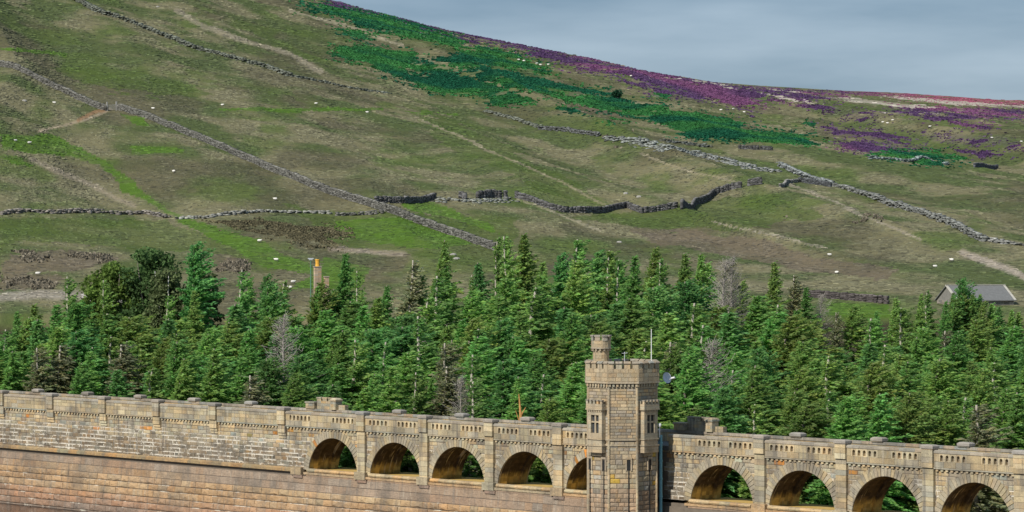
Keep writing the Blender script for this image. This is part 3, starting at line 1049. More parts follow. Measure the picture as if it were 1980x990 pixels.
# refuges: small battlemented bays on the rear parapet
def refuge(x0, tall, name="refuge_bay"):
    b_ = MB()
    s_ = lambda: vary(TAN if random.random() < .6 else GREY, 0.12)
    def courses(a0, a1, b0, b1, z0, z1):
        z = z0
        while z < z1 - 0.01:
            h = min(0.32, z1 - z)
            a = a0
            while a < a1 - .01:
                e = min(a + random.uniform(0.5, 0.9), a1)
                if a1 - e < 0.2: e = a1
                b_.box(a + .006, e - .006, b0, b1, z + .006, z + h - .006, s_())
                a = e
            z += h
    courses(x0, x0 + 1.5, 5.0, 5.9, 0.0, 0.62)
    b_.box(x0 - .07, x0 + 1.57, 4.93, 5.97, 0.62, 0.78, vary(GREY))
    courses(x0 + 1.55, x0 + 4.3, 5.35, 5.9, 0.0, tall - 0.35)
    for k in range(3):
        q = x0 + 1.55 + k * 0.98
        b_.box(q, q + 0.72, 5.35, 5.9, tall - 0.35, tall - 0.08, s_())
        b_.box(q - .05, q + 0.77, 5.3, 5.95, tall - 0.08, tall + 0.06, vary(GREY))
    courses(x0 + 4.35, x0 + 5.2, 4.95, 5.9, 0.0, tall - 0.3)
    b_.box(x0 + 4.28, x0 + 5.27, 4.88, 5.97, tall - 0.3, tall - 0.1, vary(GREY))
    b_.prism([(x0 + 4.28, 4.88), (x0 + 5.27, 4.88), (x0 + 5.27, 5.97), (x0 + 4.28, 5.97)], tall - 0.1, tall + 0.06, vary(GREY), poly2=[(x0 + 4.5, 5.1), (x0 + 5.05, 5.1), (x0 + 5.05, 5.75), (x0 + 4.5, 5.75)], bottom=False)
    courses(x0 + 5.25, x0 + 6.3, 5.35, 5.9, 0.0, 0.55)
    b_.build(name, M_PAR, dam)


refuge(-38.4, 1.25)
refuge(18.0, 1.35)

# sills, plinths and string course
for i, ac in enumerate(ARCH):
    if ac > 66: continue
    a0, a1 = ac - 4.0, ac + 3.95
    b_ = MB()
    prof = [(0.1, -6.20), (-0.18, -6.20), (-0.34, -6.27), (-0.42, -6.40), (-0.36, -6.54), (-0.22, -6.60), (0.1, -6.60)]
    c = vary((0.50, 0.37, 0.20), 0.06)
    n = 6
    for k in range(n):
        q0, q1 = a0 + (a1 - a0) * k / n + 0.006, a0 + (a1 - a0) * (k + 1) / n - 0.006
        c = vary((0.50, 0.37, 0.21), 0.07)
        for j in range(len(prof) - 1):
            b_.face([(q0, *prof[j]), (q0, *prof[j + 1]), (q1, *prof[j + 1]), (q1, *prof[j])], c)
        b_.face([(q0, *p) for p in reversed(prof)], c)
        b_.face([(q1, *p) for p in prof], c)
    b_.build("sill", M_LOW, dam)
    s2 = MB()
    s2.box(a0 - 0.6, a1 + 0.1, -0.34, 0.1, -6.86, -6.62, vary((0.44, 0.31, 0.18), 0.06))
    s2.box(a0 - 0.2, a1 + 0.1, -0.28, 0.1, -7.06, -6.88, vary((0.36, 0.25, 0.17), 0.06))
    s2.build("sill_band", M_LOW, dam)
for a in PIL_LONG[:-1] + [-33.05]:
    b_ = MB()
    c = vary((0.44, 0.33, 0.20), 0.08)
    b_.box(a - PW - 0.25, a + 0.2, -0.50, 0.06, -6.95, -6.12, c)
    b_.box(a - PW + 0.1, a + 0.35, -0.44, 0.06, -7.28, -6.95, vary((0.30, 0.21, 0.16), 0.08))
    b_.build("plinth", M_LOW, dam)
b_ = MB()
a = A_L
while a < -34.2:
    e = min(a + random.uniform(1.4, 2.4), -34.2)
    c = vary((0.36, 0.25, 0.13), 0.10)
    b_.box(a + .005, e - .005, -0.34, 0.06, -6.66, -6.36, c)
    b_.prism([(a + .005, -0.34), (e - .005, -0.34), (e - .005, 0.06), (a + .005, 0.06)], -6.36, -6.22, c, poly2=[(a + .005, -0.06), (e - .005, -0.06), (e - .005, 0.06), (a + .005, 0.06)], bottom=False)
    a = e
b_.build("string_course", M_LOW, dam)

# ------------------------------------------------------------------ the valve tower
tx, ty = d2w(TA, TB)
tower = empty("valve_tower", (tx, ty, -20.0), DEG)
tag(tower, "octagonal battlemented stone valve tower standing against the dam", "tower")
OC = lambda r, rot=22.5: [(r / math.cos(math.pi / 8) * math.cos(math.radians(rot + 45 * k)), r / math.cos(math.pi / 8) * math.sin(math.radians(rot + 45 * k))) for k in range(8)]
Z0 = 20.0                                    # tower parts are measured from the empty's height


def on_face(ang, ap):
    """frame of a tower face whose outward normal has this angle: (a along, b inward, z) -> tower axes"""
    n_ = (math.cos(math.radians(ang)), math.sin(math.radians(ang)))
    t_ = (-n_[1], n_[0])
    return lambda a, b, z: (n_[0] * (ap - b) + t_[0] * a, n_[1] * (ap - b) + t_[1] * a, z + Z0)


APT = 3.3
b_ = MB()
b_.prism(OC(APT - 0.02), 0.0, 5.2 + Z0, (0.2, 0.17, 0.12))
b_.build("shaft", M_CORE, tower)
tst = []
FACES = {-135: "left", -90: "A", -45: "B", 0: "C", 45: "D"}
for ang in FACES:
    Mf = on_face(ang, APT)
    half = APT * math.tan(math.pi / 8)
    z_ = -11.0
    while z_ < 5.0:
        low = z_ < -1.9
        h = random.uniform(0.40, 0.52) if low else random.uniform(0.27, 0.34)
        h = min(h, 5.15 - z_)
        a = -half + 0.03
        while a < half - 0.04:
            l = random.uniform(0.5, 1.1)
            e = min(a + l, half - 0.03)
            if half - 0.03 - e < 0.2: e = half - 0.03
            c = vary((0.43, 0.345, 0.225) if random.random() < .75 else (0.37, 0.32, 0.25), 0.12, 0.06)
            if low and random.random() < 0.035: c = vary((0.47, 0.31, 0.06), 0.12)
            if z_ < -5.4: c = vary((0.36, 0.265, 0.18), 0.12, 0.05)
            tst.append(((e - a) * h * (1 if low else 0.8), dict(a0=a, a1=e, z0=z_, z1=z_ + h, b0=0.02, proud=random.uniform(0.03, 0.055) if low else 0.035, col=c, bulge=0.045 if low else 0.012, gap=0.012, bev=0.03 if low else 0.015), Mf, ang))
            a = e
        z_ += h
rank = sorted(range(len(tst)), key=lambda i: -tst[i][0] * (1.0 if tst[i][3] in (-90, -45, 0) and tst[i][1]["z0"] > -7.6 else 0.05))
ts = set(rank[:300])
rest = MB()
for i, (_, kw, Mf, ang) in enumerate(tst):
    if i in ts:
        q = MB(); q.block(Mf, **kw); q.build("tower_stone", M_TOW, tower)
    else:
        rest.block(Mf, **kw)
tag(rest.build("small_tower_stones", M_TOW, tower), kind="stuff")


def fbox(mb, Mf, a0, a1, b0, b1, z0, z1, col, skip=""):
    """box in a face's frame; b0 is the outer side"""
    P = lambda i, j, k: Mf(a1 if i else a0, b1 if j else b0, z1 if k else z0)
    q = {"f": [P(0, 0, 0), P(1, 0, 0), P(1, 0, 1), P(0, 0, 1)], "k": [P(1, 1, 0), P(0, 1, 0), P(0, 1, 1), P(1, 1, 1)],
         "l": [P(0, 1, 0), P(0, 0, 0), P(0, 0, 1), P(0, 1, 1)], "r": [P(1, 0, 0), P(1, 1, 0), P(1, 1, 1), P(1, 0, 1)],
         "t": [P(0, 0, 1), P(1, 0, 1), P(1, 1, 1), P(0, 1, 1)], "b": [P(0, 1, 0), P(1, 1, 0), P(1, 0, 0), P(0, 0, 0)]}
    for k, pts in q.items():
        if k not in skip: mb.face(pts, col)


# corner shafts
for k in range(8):
    an = math.radians(22.5 + 45 * k)
    r = APT / math.cos(math.pi / 8)
    cx_, cy_ = r * math.cos(an), r * math.sin(an)
    q = MB()
    z_ = -11.0
    while z_ < 5.2:
        h = min(random.uniform(0.35, 0.6), 5.2 - z_)
        rr = 0.13
        pts = [(cx_ + rr * math.cos(an + math.radians(t_)), cy_ + rr * math.sin(an + math.radians(t_))) for t_ in (-112.5, -67.5, -22.5, 22.5, 67.5, 112.5)]
        q.prism(pts, z_ + Z0 + .006, z_ + Z0 + h - .006, vary((0.45, 0.37, 0.25), 0.1, 0.05))
        z_ += h
    q.build("corner_shaft", M_TOW, tower)
# string courses
for z0_, z1_, e in ((-0.42, -0.24, 0.14), (-0.95, -0.78, 0.10), (4.62, 4.78, 0.06)):
    q = MB(); q.prism(OC(APT + e), z0_ + Z0, z1_ + Z0, (0.44, 0.37, 0.26)); q.build("string_course", M_TOW, tower)
# corbel table and battlement
AB = 3.58
q = MB()
for ang in range(0, 360, 45):
    Mf = on_face(ang, AB)
    half = AB * math.tan(math.pi / 8)
    for k in range(8):
        x = -half + (k + 0.5) * 2 * half / 8
        fbox(q, Mf, x - 0.11, x + 0.11, 0.05, 0.3, 4.80, 5.10, vary((0.42, 0.35, 0.24), 0.08))
q.build("corbels", M_TOW, tower)
q = MB()
q.prism(OC(AB + 0.05), 5.10 + Z0, 5.30 + Z0, (0.42, 0.35, 0.25))
q.build("corbel_band", M_TOW, tower)
q = MB()
q.prism(OC(AB), 5.30 + Z0, 6.10 + Z0, (0.40, 0.33, 0.22))
for ang in range(0, 360, 45):
    Mf = on_face(ang, AB)
    half = AB * math.tan(math.pi / 8)
    for r_ in range(3):
        a = -half + 0.02
        while a < half - 0.03:
            e = min(a + random.uniform(0.5, 0.9), half - 0.02)
            if half - e < 0.25: e = half - 0.02
            q.block(Mf, a, e, 5.3 + r_ * 0.41, 5.3 + (r_ + 1) * 0.41, 0.0, 0.03, vary((0.42, 0.34, 0.225), 0.12, 0.05), gap=0.01, bev=0.02)
            a = e
    fbox(q, Mf, -half, half, 0.0, 0.34, 6.1, 6.53, (0.40, 0.33, 0.22), skip="b")
q.build("battlement_wall", M_TOW, tower)
for ang in range(0, 360, 45):
    Mf = on_face(ang, AB)
    half = AB * math.tan(math.pi / 8)
    gap_ = 0.24
    wd = (2 * half - 3 * gap_) / 4
    for k in range(4):
        a0 = -half + k * (wd + gap_)
        q = MB()
        i0, i1 = (0.0 if k else 0.02), (0.0 if k < 3 else 0.02)
        fbox(q, Mf, a0 + i0, a0 + wd - i1, -0.004, 0.33, 6.535, 7.02, vary((0.42, 0.35, 0.24), 0.1, 0.04))
        c = vary((0.33, 0.29, 0.23), 0.1)
        o = 0.05
        l, r = a0 - (o if k else -0.03), a0 + wd + (o if k < 3 else -0.03)
        q.face([Mf(l, -0.09, 7.02), Mf(r, -0.09, 7.02), Mf(r, -0.09, 7.10), Mf(l, -0.09, 7.10)], c)
        q.face([Mf(l, -0.09, 7.10), Mf(r, -0.09, 7.10), Mf(r, 0.16, 7.26), Mf(l, 0.16, 7.26)], c)
        q.face([Mf(l, 0.16, 7.26), Mf(r, 0.16, 7.26), Mf(r, 0.42, 7.10), Mf(l, 0.42, 7.10)], c)
        q.face([Mf(l, 0.42, 7.02), Mf(l, -0.09, 7.02), Mf(l, -0.09, 7.10), Mf(l, 0.16, 7.26), Mf(l, 0.42, 7.10)], c)
        q.face([Mf(r, -0.09, 7.02), Mf(r, 0.42, 7.02), Mf(r, 0.42, 7.10), Mf(r, 0.16, 7.26), Mf(r, -0.09, 7.10)], c)
        q.face([Mf(l, -0.09, 7.02), Mf(l, 0.42, 7.02), Mf(r, 0.42, 7.02), Mf(r, -0.09, 7.02)], c)
        q.face([Mf(r, 0.42, 7.02), Mf(l, 0.42, 7.02), Mf(l, 0.42, 7.10), Mf(r, 0.42, 7.10)], c)
        q.build("merlon", M_TOW, tower)


# oriels
def oriel(ang):
    Mf = on_face(ang, APT)
    root = empty("oriel", (0, 0, 0), 0, tower)
    st = (0.45, 0.375, 0.26)
    w2, pr = 0.95, 0.56
    q = MB()
    def body(z0, z1, w_, p_, n=1):
        h = (z1 - z0) / n
        for k in range(n):
            fbox(q, Mf, -w_, w_, -p_, 0.1, z0 + k * h + .006, z0 + (k + 1) * h - .006, vary(st, 0.07, 0.04))
    body(-1.95, -1.62, 0.62, 0.25)
    body(-1.62, -0.98, w2 + 0.06, pr + 0.06, 2)
    body(-0.98, -0.86, w2 + 0.14, pr + 0.14)
    body(-0.86, -0.36, w2, pr)
    body(-0.36, -0.24, w2 + 0.10, pr + 0.10)
    body(-0.24, 0.28, w2, pr)
    body(2.02, 2.36, w2, pr)
    # jambs either side of the window
    for s_ in (-1, 1):
        for k in range(4):
            z0 = 0.28 + k * 0.435
            a0, a1 = sorted((s_ * 0.52, s_ * w2))
            fbox(q, Mf, a0, a1, -pr, 0.1, z0 + .005, z0 + 0.43, vary(st, 0.07, 0.04))
    q.build("oriel_body", M_TOW, root)
    q = MB()
    for k in range(8):
        x = -w2 + (k + 0.5) * 2 * w2 / 8
        fbox(q, Mf, x - 0.07, x + 0.07, -pr - 0.09, -pr, 2.36, 2.52, st)
    fbox(q, Mf, -w2, w2, -pr, 0.1, 2.36, 2.52, st)
    body(2.52, 2.64, w2 + 0.16, pr + 0.16)
    body(2.64, 3.12, w2 + 0.12, pr + 0.12, 2)
    for k in range(5):
        x = -w2 - 0.12 + k * (2 * w2 + 0.24 - 0.24) / 4
        fbox(q, Mf, x, x + 0.24, -pr - 0.12, -pr + 0.12, 3.12, 3.40, vary(st, 0.08))
        fbox(q, Mf, x - 0.03, x + 0.27, -pr - 0.16, -pr + 0.16, 3.40, 3.50, (0.32, 0.29, 0.24))
    for s_ in (-1, 1):
        a0, a1 = sorted((s_ * (w2 + 0.12), s_ * (w2 - 0.12)))
        fbox(q, Mf, a0, a1, -pr + 0.34, 0.0, 3.12, 3.40, vary(st, 0.08))
    q.build("oriel_battlement", M_TOW, root)
    q = MB()
    fbox(q, Mf, -0.52, 0.52, -pr + 0.24, 0.1, 0.28, 2.02, (1, 1, 1))
    q.build("window_glass", M_GLASS, root)
    q = MB()
    fbox(q, Mf, -0.08, 0.08, -pr + 0.06, -pr + 0.26, 0.28, 2.02, st)
    for a0, a1 in ((-0.52, -0.08), (0.08, 0.52)):
        fbox(q, Mf, a0, a1, -pr + 0.06, -pr + 0.26, 1.28, 1.42, st)
    q.build("mullion", M_TOW, root)


oriel(-90)
oriel(0)


# inlet slots low on the tower, each with the wet groove below it
def inlet(ang, a, w_=0.36):
    Mf = on_face(ang, APT)
    root = empty("inlet_slot", (0, 0, 0), 0, tower)
    q = MB(); fbox(q, Mf, a - w_ / 2, a + w_ / 2, -0.075, 0.0, -3.3, -2.35, (1, 1, 1)); q.build("opening", M_DARK, root)
    q = MB()
    c = (0.40, 0.33, 0.24)
    fbox(q, Mf, a - w_ / 2 - 0.14, a - w_ / 2, -0.13, 0.0, -3.35, -2.25, c)
    fbox(q, Mf, a + w_ / 2, a + w_ / 2 + 0.14, -0.13, 0.0, -3.35, -2.25, c)
    fbox(q, Mf, a - w_ / 2 - 0.14, a + w_ / 2 + 0.14, -0.15, 0.0, -2.25, -2.05, c)
    q.build("surround", M_TOW, root)
    q = MB(); fbox(q, Mf, a - 0.05, a + 0.05, -0.085, 0.0, -11.0, -3.3, (1, 1, 1)); q.build("groove", M_DARK, root)


inlet(-90, -1.1); inlet(-90, 0.75); inlet(-45, 0.55); inlet(0, 0.35)

# stair turret on the roof
tur = empty("stair_turret", (-2.05, -0.85, 0), 0, tower)
def ring_wall(mb, r, z0, z1, col, n=16, var=0.08):
    P = [(r * math.cos(2 * math.pi * k / n), r * math.sin(2 * math.pi * k / n)) for k in range(n)]
    for k in range(n):
        j = (k + 1) % n
        mb.face([(*P[k], z0 + Z0), (*P[j], z0 + Z0), (*P[j], z1 + Z0), (*P[k], z1 + Z0)], vary(col, var, 0.04))
    mb.face([(*p, z1 + Z0) for p in P], col)
q = MB()
for k in range(10):
    ring_wall(q, 0.80, 5.2 + k * 0.315, 5.2 + (k + 1) * 0.315 - 0.01, (0.43, 0.345, 0.225))
q.build("turret_shaft", M_TOW, tur)
q = MB()
for k in range(14):
    an = 2 * math.pi * k / 14
    c_, s_ = math.cos(an), math.sin(an)
    pts = [(0.78 * c_ - 0.08 * s_, 0.78 * s_ + 0.08 * c_), (0.78 * c_ + 0.08 * s_, 0.78 * s_ - 0.08 * c_), (0.95 * c_ + 0.08 * s_, 0.95 * s_ - 0.08 * c_), (0.95 * c_ - 0.08 * s_, 0.95 * s_ + 0.08 * c_)]
    q.prism(pts, 8.13 + Z0, 8.36 + Z0, (0.42, 0.35, 0.25))
ring_wall(q, 1.02, 8.36, 8.50, (0.42, 0.36, 0.27))
for k in range(2):
    ring_wall(q, 0.96, 8.50 + k * 0.33, 8.50 + (k + 1) * 0.33 - 0.01, (0.42, 0.345, 0.23))
q.build("turret_head", M_TOW, tur)
for k in range(8):
    q = MB()
    t0, t1 = 2 * math.pi * k / 8 + 0.12, 2 * math.pi * (k + 1) / 8 - 0.12
    arc = [(1.0 * math.cos(x), 1.0 * math.sin(x)) for x in np.linspace(t0, t1, 4)] + [(0.72 * math.cos(x), 0.72 * math.sin(x)) for x in np.linspace(t1, t0, 4)]
    q.prism(arc, 9.15 + Z0, 9.55 + Z0, vary((0.40, 0.35, 0.27), 0.08))
    arc2 = [(1.07 * math.cos(x), 1.07 * math.sin(x)) for x in np.linspace(t0 - .04, t1 + .04, 4)] + [(0.66 * math.cos(x), 0.66 * math.sin(x)) for x in np.linspace(t1 + .04, t0 - .04, 4)]
    q.prism(arc2, 9.55 + Z0, 9.68 + Z0, (0.36, 0.33, 0.28))
    q.build("turret_merlon", M_GREYCAP, tur)


# fittings that hang on the tower
def at_tower(a, b):
    return d2w(TA + a, TB + b)


x, y = at_tower(2.0, 2.05)
q = MB(); q.tube([(0, 0, 0), (0, 0, 4.3)], [0.05, 0.035], 6); mast = q.build("antenna_mast", M_WHITE); mast.location = (x, y, 6.0)
tag(mast, "thin white antenna mast rising from the tower battlements", "mast")
x, y = at_tower(0.9, -0.6)
q = MB(); q.tube([(0, 0, 0), (0, 0, 2.0)], [0.03, 0.03], 5); q.tube([(-0.28, 0, 1.85), (0.28, 0, 1.9)], [0.02, 0.02], 5)
for k in range(4): q.tube([(-0.24 + k * .16, -0.15, 1.88), (-0.24 + k * .16, 0.15, 1.88)], [0.015, 0.015], 4)
aer = q.build("aerial", M_STEEL); aer.location = (x, y, 6.1)
tag(aer, "small T-shaped aerial in the middle of the tower roof", "aerial")
# satellite dish on the tower's right flank
x, y = at_tower(2.45, 2.45)
dish = empty("satellite_dish", (x, y, 5.2))
tag(dish, "grey satellite dish with white feed arm on the tower flank", "satellite dish")
q = MB(); q.tube([(-0.1, 0, 0), (0.55, 0, 0), (0.75, 0, 0.2)], [0.04, 0.04, 0.04], 6); q.build("bracket", M_STEEL, dish)
q = MB()
ax = Vector((0.62, -0.75, 0.22)).normalized(); e1 = ax.orthogonal().normalized(); e2 = ax.cross(e1)
ctr = Vector((0.85, 0, 0.3))
rings = []
for r_, dp in ((0.02, 0.0), (0.2, 0.02), (0.38, 0.07), (0.55, 0.15)):
    rings.append([tuple(ctr + ax * dp + (e1 * math.cos(2 * math.pi * k / 16) + e2 * math.sin(2 * math.pi * k / 16)) * r_) for k in range(16)])
for i in range(3):
    for k in range(16):
        j = (k + 1) % 16
        q.face([rings[i][k], rings[i][j], rings[i + 1][j], rings[i + 1][k]])
        q.face([tuple(Vector(p) - ax * 0.02) for p in (rings[i][k], rings[i + 1][k], rings[i + 1][j], rings[i][j])])
q.build("reflector", M_STEEL, dish)
q = MB(); q.tube([tuple(ctr - e2 * 0.1 + Vector((0, 0, -0.4))), tuple(ctr + ax * 0.75 + Vector((0.1, 0, -0.15)))], [0.025, 0.025], 5)
q.tube([tuple(ctr + ax * 0.65 + Vector((0.05, 0, -0.15))), tuple(ctr + ax * 0.95 + Vector((0.22, 0, -0.12)))], [0.08, 0.10], 8); q.build("feed_arm", M_WHITE, dish)
# lamp bracket beside the oriel window
x, y = at_tower(APT + 0.55, 1.25)
lamp = empty("flood_lamp", (x, y, 0.55))
tag(lamp, "white flood lamp on a bracket beside the tower oriel window", "lamp")
q = MB(); q.tube([(0.0, 0.1, 0), (-0.75, -0.15, 0.15)], [0.035, 0.03], 6); q.tube([(0, 0.1, -0.75), (0, 0.1, 0.35)], [0.05, 0.05], 6); q.build("bracket", M_WHITE, lamp)
q = MB()
rr = [(0.0, 0.30), (0.14, 0.27), (0.18, 0.13), (0.16, 0.0), (0.10, -0.10), (0.0, -0.10)]
for (r0, z0), (r1, z1) in zip(rr[:-1], rr[1:]):
    for k in range(10):
        c0, s0, c1, s1 = math.cos(k * .6283), math.sin(k * .6283), math.cos((k + 1) * .6283), math.sin((k + 1) * .6283)
        q.face([(r0 * c0, .1 + r0 * s0, .35 + z0), (r0 * c1, .1 + r0 * s1, .35 + z0), (r1 * c1, .1 + r1 * s1, .35 + z1), (r1 * c0, .1 + r1 * s0, .35 + z1)])
q.build("lamp_head", M_WHITE, lamp)
# drainpipe
x, y = at_tower(3.02, 2.3)
pipe = empty("drainpipe", (x, y, -12.0))
tag(pipe, "teal painted drainpipe down the shaded side of the tower", "pipe")
q = MB(); q.tube([(0, 0, 0), (0, 0, 11.95)], [0.16, 0.16], 10); q.build("pipe_run", M_TEAL, pipe)
for k in range(7):
    q = MB(); q.tube([(0, 0, 0.6 + k * 1.75), (0, 0, 0.78 + k * 1.75)], [0.20, 0.20], 10); q.build("collar", M_TEAL, pipe)

# ------------------------------------------------------------------ field walls on the hill
def drystone(name, pts, h, col, label, ruin=0.0, thick=0.65, spread=0.0):
    """a wall of rough stones along a line of ground points; ruin 0 = sound, 1 = a strewn heap"""
    W = [pix(*p) for p in pts]
    base = Vector(W[0])
    V_, F_, C_ = [], [], []
    fcs = np.array([(0, 1, 3, 2), (4, 6, 7, 5), (0, 4, 5, 1), (2, 3, 7, 6), (0, 2, 6, 4), (1, 5, 7, 3)])
    k = 0
    dist = 0.0
    for (x0, y0, _), (x1, y1, _) in zip(W[:-1], W[1:]):
        L = math.hypot(x1 - x0, y1 - y0)
        if L < 0.1: continue
        tx_, ty_ = (x1 - x0) / L, (y1 - y0) / L
        rot = np.array(((tx_, -ty_, 0), (ty_, tx_, 0), (0, 0, 1)))
        n = max(1, int(L / 0.5))
        for i in range(n):
            t_ = (i + random.random()) / n
            bx, by = x0 + (x1 - x0) * t_, y0 + (y1 - y0) * t_
            dist += L / n
            hh = h * (1 - ruin * float(fbm(dist / 9.0, 0.5, len(pts) * 7 + int(pts[0][0]) % 90, 3)) * 1.1) * (1 + 0.05 * random.uniform(-1, 1))
            if hh < 0.12: continue
            nc = max(1, int(round(hh / 0.3)))
            for j in range(nc + 1):
                last = j == nc
                sx, sy, sz = random.uniform(0.5, 0.95), thick * random.uniform(0.8, 1.1), hh / nc * random.uniform(0.9, 1.15)
                if last:
                    sx, sz = random.uniform(0.5, 0.8), random.uniform(0.10, 0.26)
                off = random.gauss(0, spread) if spread else 0.0
                c = np.array(((-.5, -.5, 0), (-.5, -.5, 1), (-.5, .5, 0), (-.5, .5, 1), (.5, -.5, 0), (.5, -.5, 1), (.5, .5, 0), (.5, .5, 1))) * (sx, sy, sz)
                c = c + np.random.uniform(-0.045, 0.045, c.shape)
                px_, py_ = bx - ty_ * off, by + tx_ * off
                zz = float(gz(px_, py_)) - 0.06
                drop = abs(off) * 0.3
                c = c @ rot.T + (px_, py_, zz + max(0.0, j * hh / nc - drop) )
                V_.append(c - np.array(base)); F_.append(fcs + 8 * k); k += 1
                g = max(0.25, random.gauss(1.0, 0.28)) * (1.3 if last else 1.0)
                C_.append(np.tile(np.array(col) * 0.85 * g, (8, 1)))
    if not V_: return None
    me = np_mesh(name, np.concatenate(V_), np.concatenate(F_), np.concatenate(C_), M_WALLSTONE)
    o = link("rubble" if spread >= 0.6 else name, me, M_WALLSTONE)
    o.location = base
    if spread >= 0.6: tag(o, label, kind="stuff")       # strewn stones nobody could count
    else: tag(o, label, "wall", kind="thing")
    return o


np.random.seed(3)
LG, DG, GG = (0.160, 0.156, 0.138), (0.125, 0.122, 0.120), (0.160, 0.172, 0.140)
drystone("drystone_wall", [(-30, 112), (0, 129), (60, 150), (120, 178), (170, 202), (206, 215)], 1.35, LG, "upper length of the long grey drystone wall, above the field gate")
drystone("drystone_wall", [(226, 213), (300, 236), (400, 277), (500, 320), (600, 362), (700, 395), (745, 410), (830, 440), (900, 464), (960, 486)], 1.35, LG, "long grey drystone wall running downhill from the field gate")
drystone("drystone_wall", [(726, 392), (780, 394), (842, 384)], 1.35, DG, "short dark drystone wall joining the long grey wall", 0.25)
drystone("drystone_wall", [(886, 384), (902, 386)], 1.6, DG, "tiny dark stump of wall between two longer dark pieces", 0.3)
drystone("drystone_wall", [(924, 385), (952, 383), (982, 384)], 1.6, DG, "stubby dark piece of ruined wall west of the dark winding wall", 0.2)
drystone("drystone_wall", [(998, 383), (1030, 392), (1062, 405), (1086, 411), (1130, 412), (1180, 408), (1212, 402), (1240, 412), (1280, 408), (1310, 402)], 1.4, DG, "dark winding drystone wall across the middle of the hillside", 0.3)
drystone("drystone_wall", [(1318, 406), (1345, 396), (1380, 378), (1410, 368), (1432, 364)], 1.6, DG, "dark wall climbing a hump at the end of the winding wall", 0.2)
drystone("drystone_wall", [(1448, 360), (1474, 357)], 1.8, DG, "dark stone heap just past the wall on the hump", 0.6)
drystone("drystone_wall", [(845, 386), (885, 390), (925, 390), (990, 386)], 0.6, (0.26, 0.27, 0.24), "spread of pale fallen stones between dark wall pieces", 0.4, 0.6, 1.2)
drystone("drystone_wall", [(0, 416), (50, 410), (110, 413), (200, 412), (280, 414), (322, 422)], 0.9, (0.22, 0.20, 0.175), "low broken wall in the lower pasture, west of the green track", 0.6, 0.7, 0.3)
drystone("drystone_wall", [(340, 424), (400, 422), (460, 415), (500, 410), (560, 413), (640, 414)], 0.8, (0.27, 0.27, 0.24), "low broken wall in the lower pasture, east of the green track", 0.6, 0.7, 0.3)
drystone("drystone_wall", [(650, 418), (700, 416), (742, 413)], 0.8, LG, "low broken wall meeting the long grey wall", 0.5, 0.7, 0.2)
drystone("drystone_wall", [(146, 0), (200, 28), (270, 52), (340, 78), (368, 92), (394, 100)], 1.5, GG, "lichen-green tumbled wall high in the upper corner of the moor", 0.4, 0.9, 0.5)
drystone("drystone_wall", [(392, 99), (440, 112), (522, 133), (562, 148)], 1.3, GG, "lichen-green tumbled wall below the peat hole", 0.4, 0.8, 0.5)
drystone("drystone_wall", [(560, 148), (620, 158), (700, 175), (748, 180)], 0.7, GG, "faint line of mossy stones ending in rough grass", 0.6, 0.8, 0.6)
drystone("drystone_wall", [(938, 216), (990, 230), (1042, 246)], 0.8, GG, "pale stones leading into the blocky grey wall", 0.6, 0.8, 0.5)
drystone("drystone_wall", [(1042, 250), (1100, 255), (1160, 264)], 1.2, (0.13, 0.135, 0.13), "blocky grey wall below the bracken", 0.4, 0.8, 0.3)
drystone("drystone_wall", [(1170, 268), (1230, 274), (1300, 288), (1350, 296)], 1.0, (0.24, 0.255, 0.235), "rubble bank of pale grey stones below the bracken", 0.5, 0.9, 1.2)
drystone("drystone_wall", [(1282, 274), (1320, 278), (1372, 284)], 1.1, (0.11, 0.12, 0.11), "dark outcrop wall above the rubble bank", 0.6, 0.9, 0.8)
drystone("drystone_wall", [(1430, 288), (1494, 291)], 1.2, (0.09, 0.09, 0.09), "short straight dark wall beneath the bracken slope", 0.2)
drystone("drystone_wall", [(1360, 300), (1430, 318), (1500, 334)], 0.9, (0.26, 0.27, 0.255), "scattered pale scree on the slope beyond the rubble bank", 0.5, 0.9, 2.2)
drystone("drystone_wall", [(1508, 322), (1560, 346), (1612, 360)], 1.4, (0.22, 0.235, 0.23), "broken grey wall dropping from the scree", 0.4, 0.8, 0.4)
drystone("drystone_wall", [(1545, 352), (1605, 362)], 1.3, (0.09, 0.095, 0.1), "dark footing stones under the broken grey wall", 0.3)
drystone("drystone_wall", [(1508, 362), (1524, 354), (1550, 352)], 0.9, (0.22, 0.215, 0.20), "little curved sheepfold wall beside the hollow", 0.4)
drystone("drystone_wall", [(1612, 361), (1652, 372), (1700, 386), (1732, 400)], 1.2, (0.185, 0.19, 0.175), "pale wall piece halfway down the far slope", 0.35, 0.8, 0.4)
drystone("drystone_wall", [(1736, 398), (1800, 420), (1850, 440), (1905, 468)], 1.2, (0.18, 0.185, 0.17), "long pale wall descending the slope above the barn", 0.35, 0.8, 0.4)
drystone("drystone_wall", [(1905, 466), (1950, 472), (1990, 478)], 0.9, (0.24, 0.24, 0.22), "low pale stones where the descending wall peters out", 0.6, 0.8, 0.5)
drystone("drystone_wall", [(1682, 308), (1760, 314), (1832, 318)], 1.0, (0.20, 0.235, 0.225), "grey-green wall under the high heather", 0.4, 0.8, 0.3)
drystone("drystone_wall", [(1884, 324), (1928, 326)], 1.3, (0.12, 0.125, 0.14), "short dark wall beyond the high heather", 0.4)
drystone("drystone_wall", [(1548, 574), (1620, 580), (1714, 588)], 1.2, (0.11, 0.095, 0.09), "straight dark wall just above the conifers", 0.12)
drystone("drystone_wall", [(160, 580), (200, 588), (246, 597)], 1.1, (0.33, 0.31, 0.29), "pale wall under the big broadleaf tree", 0.25)


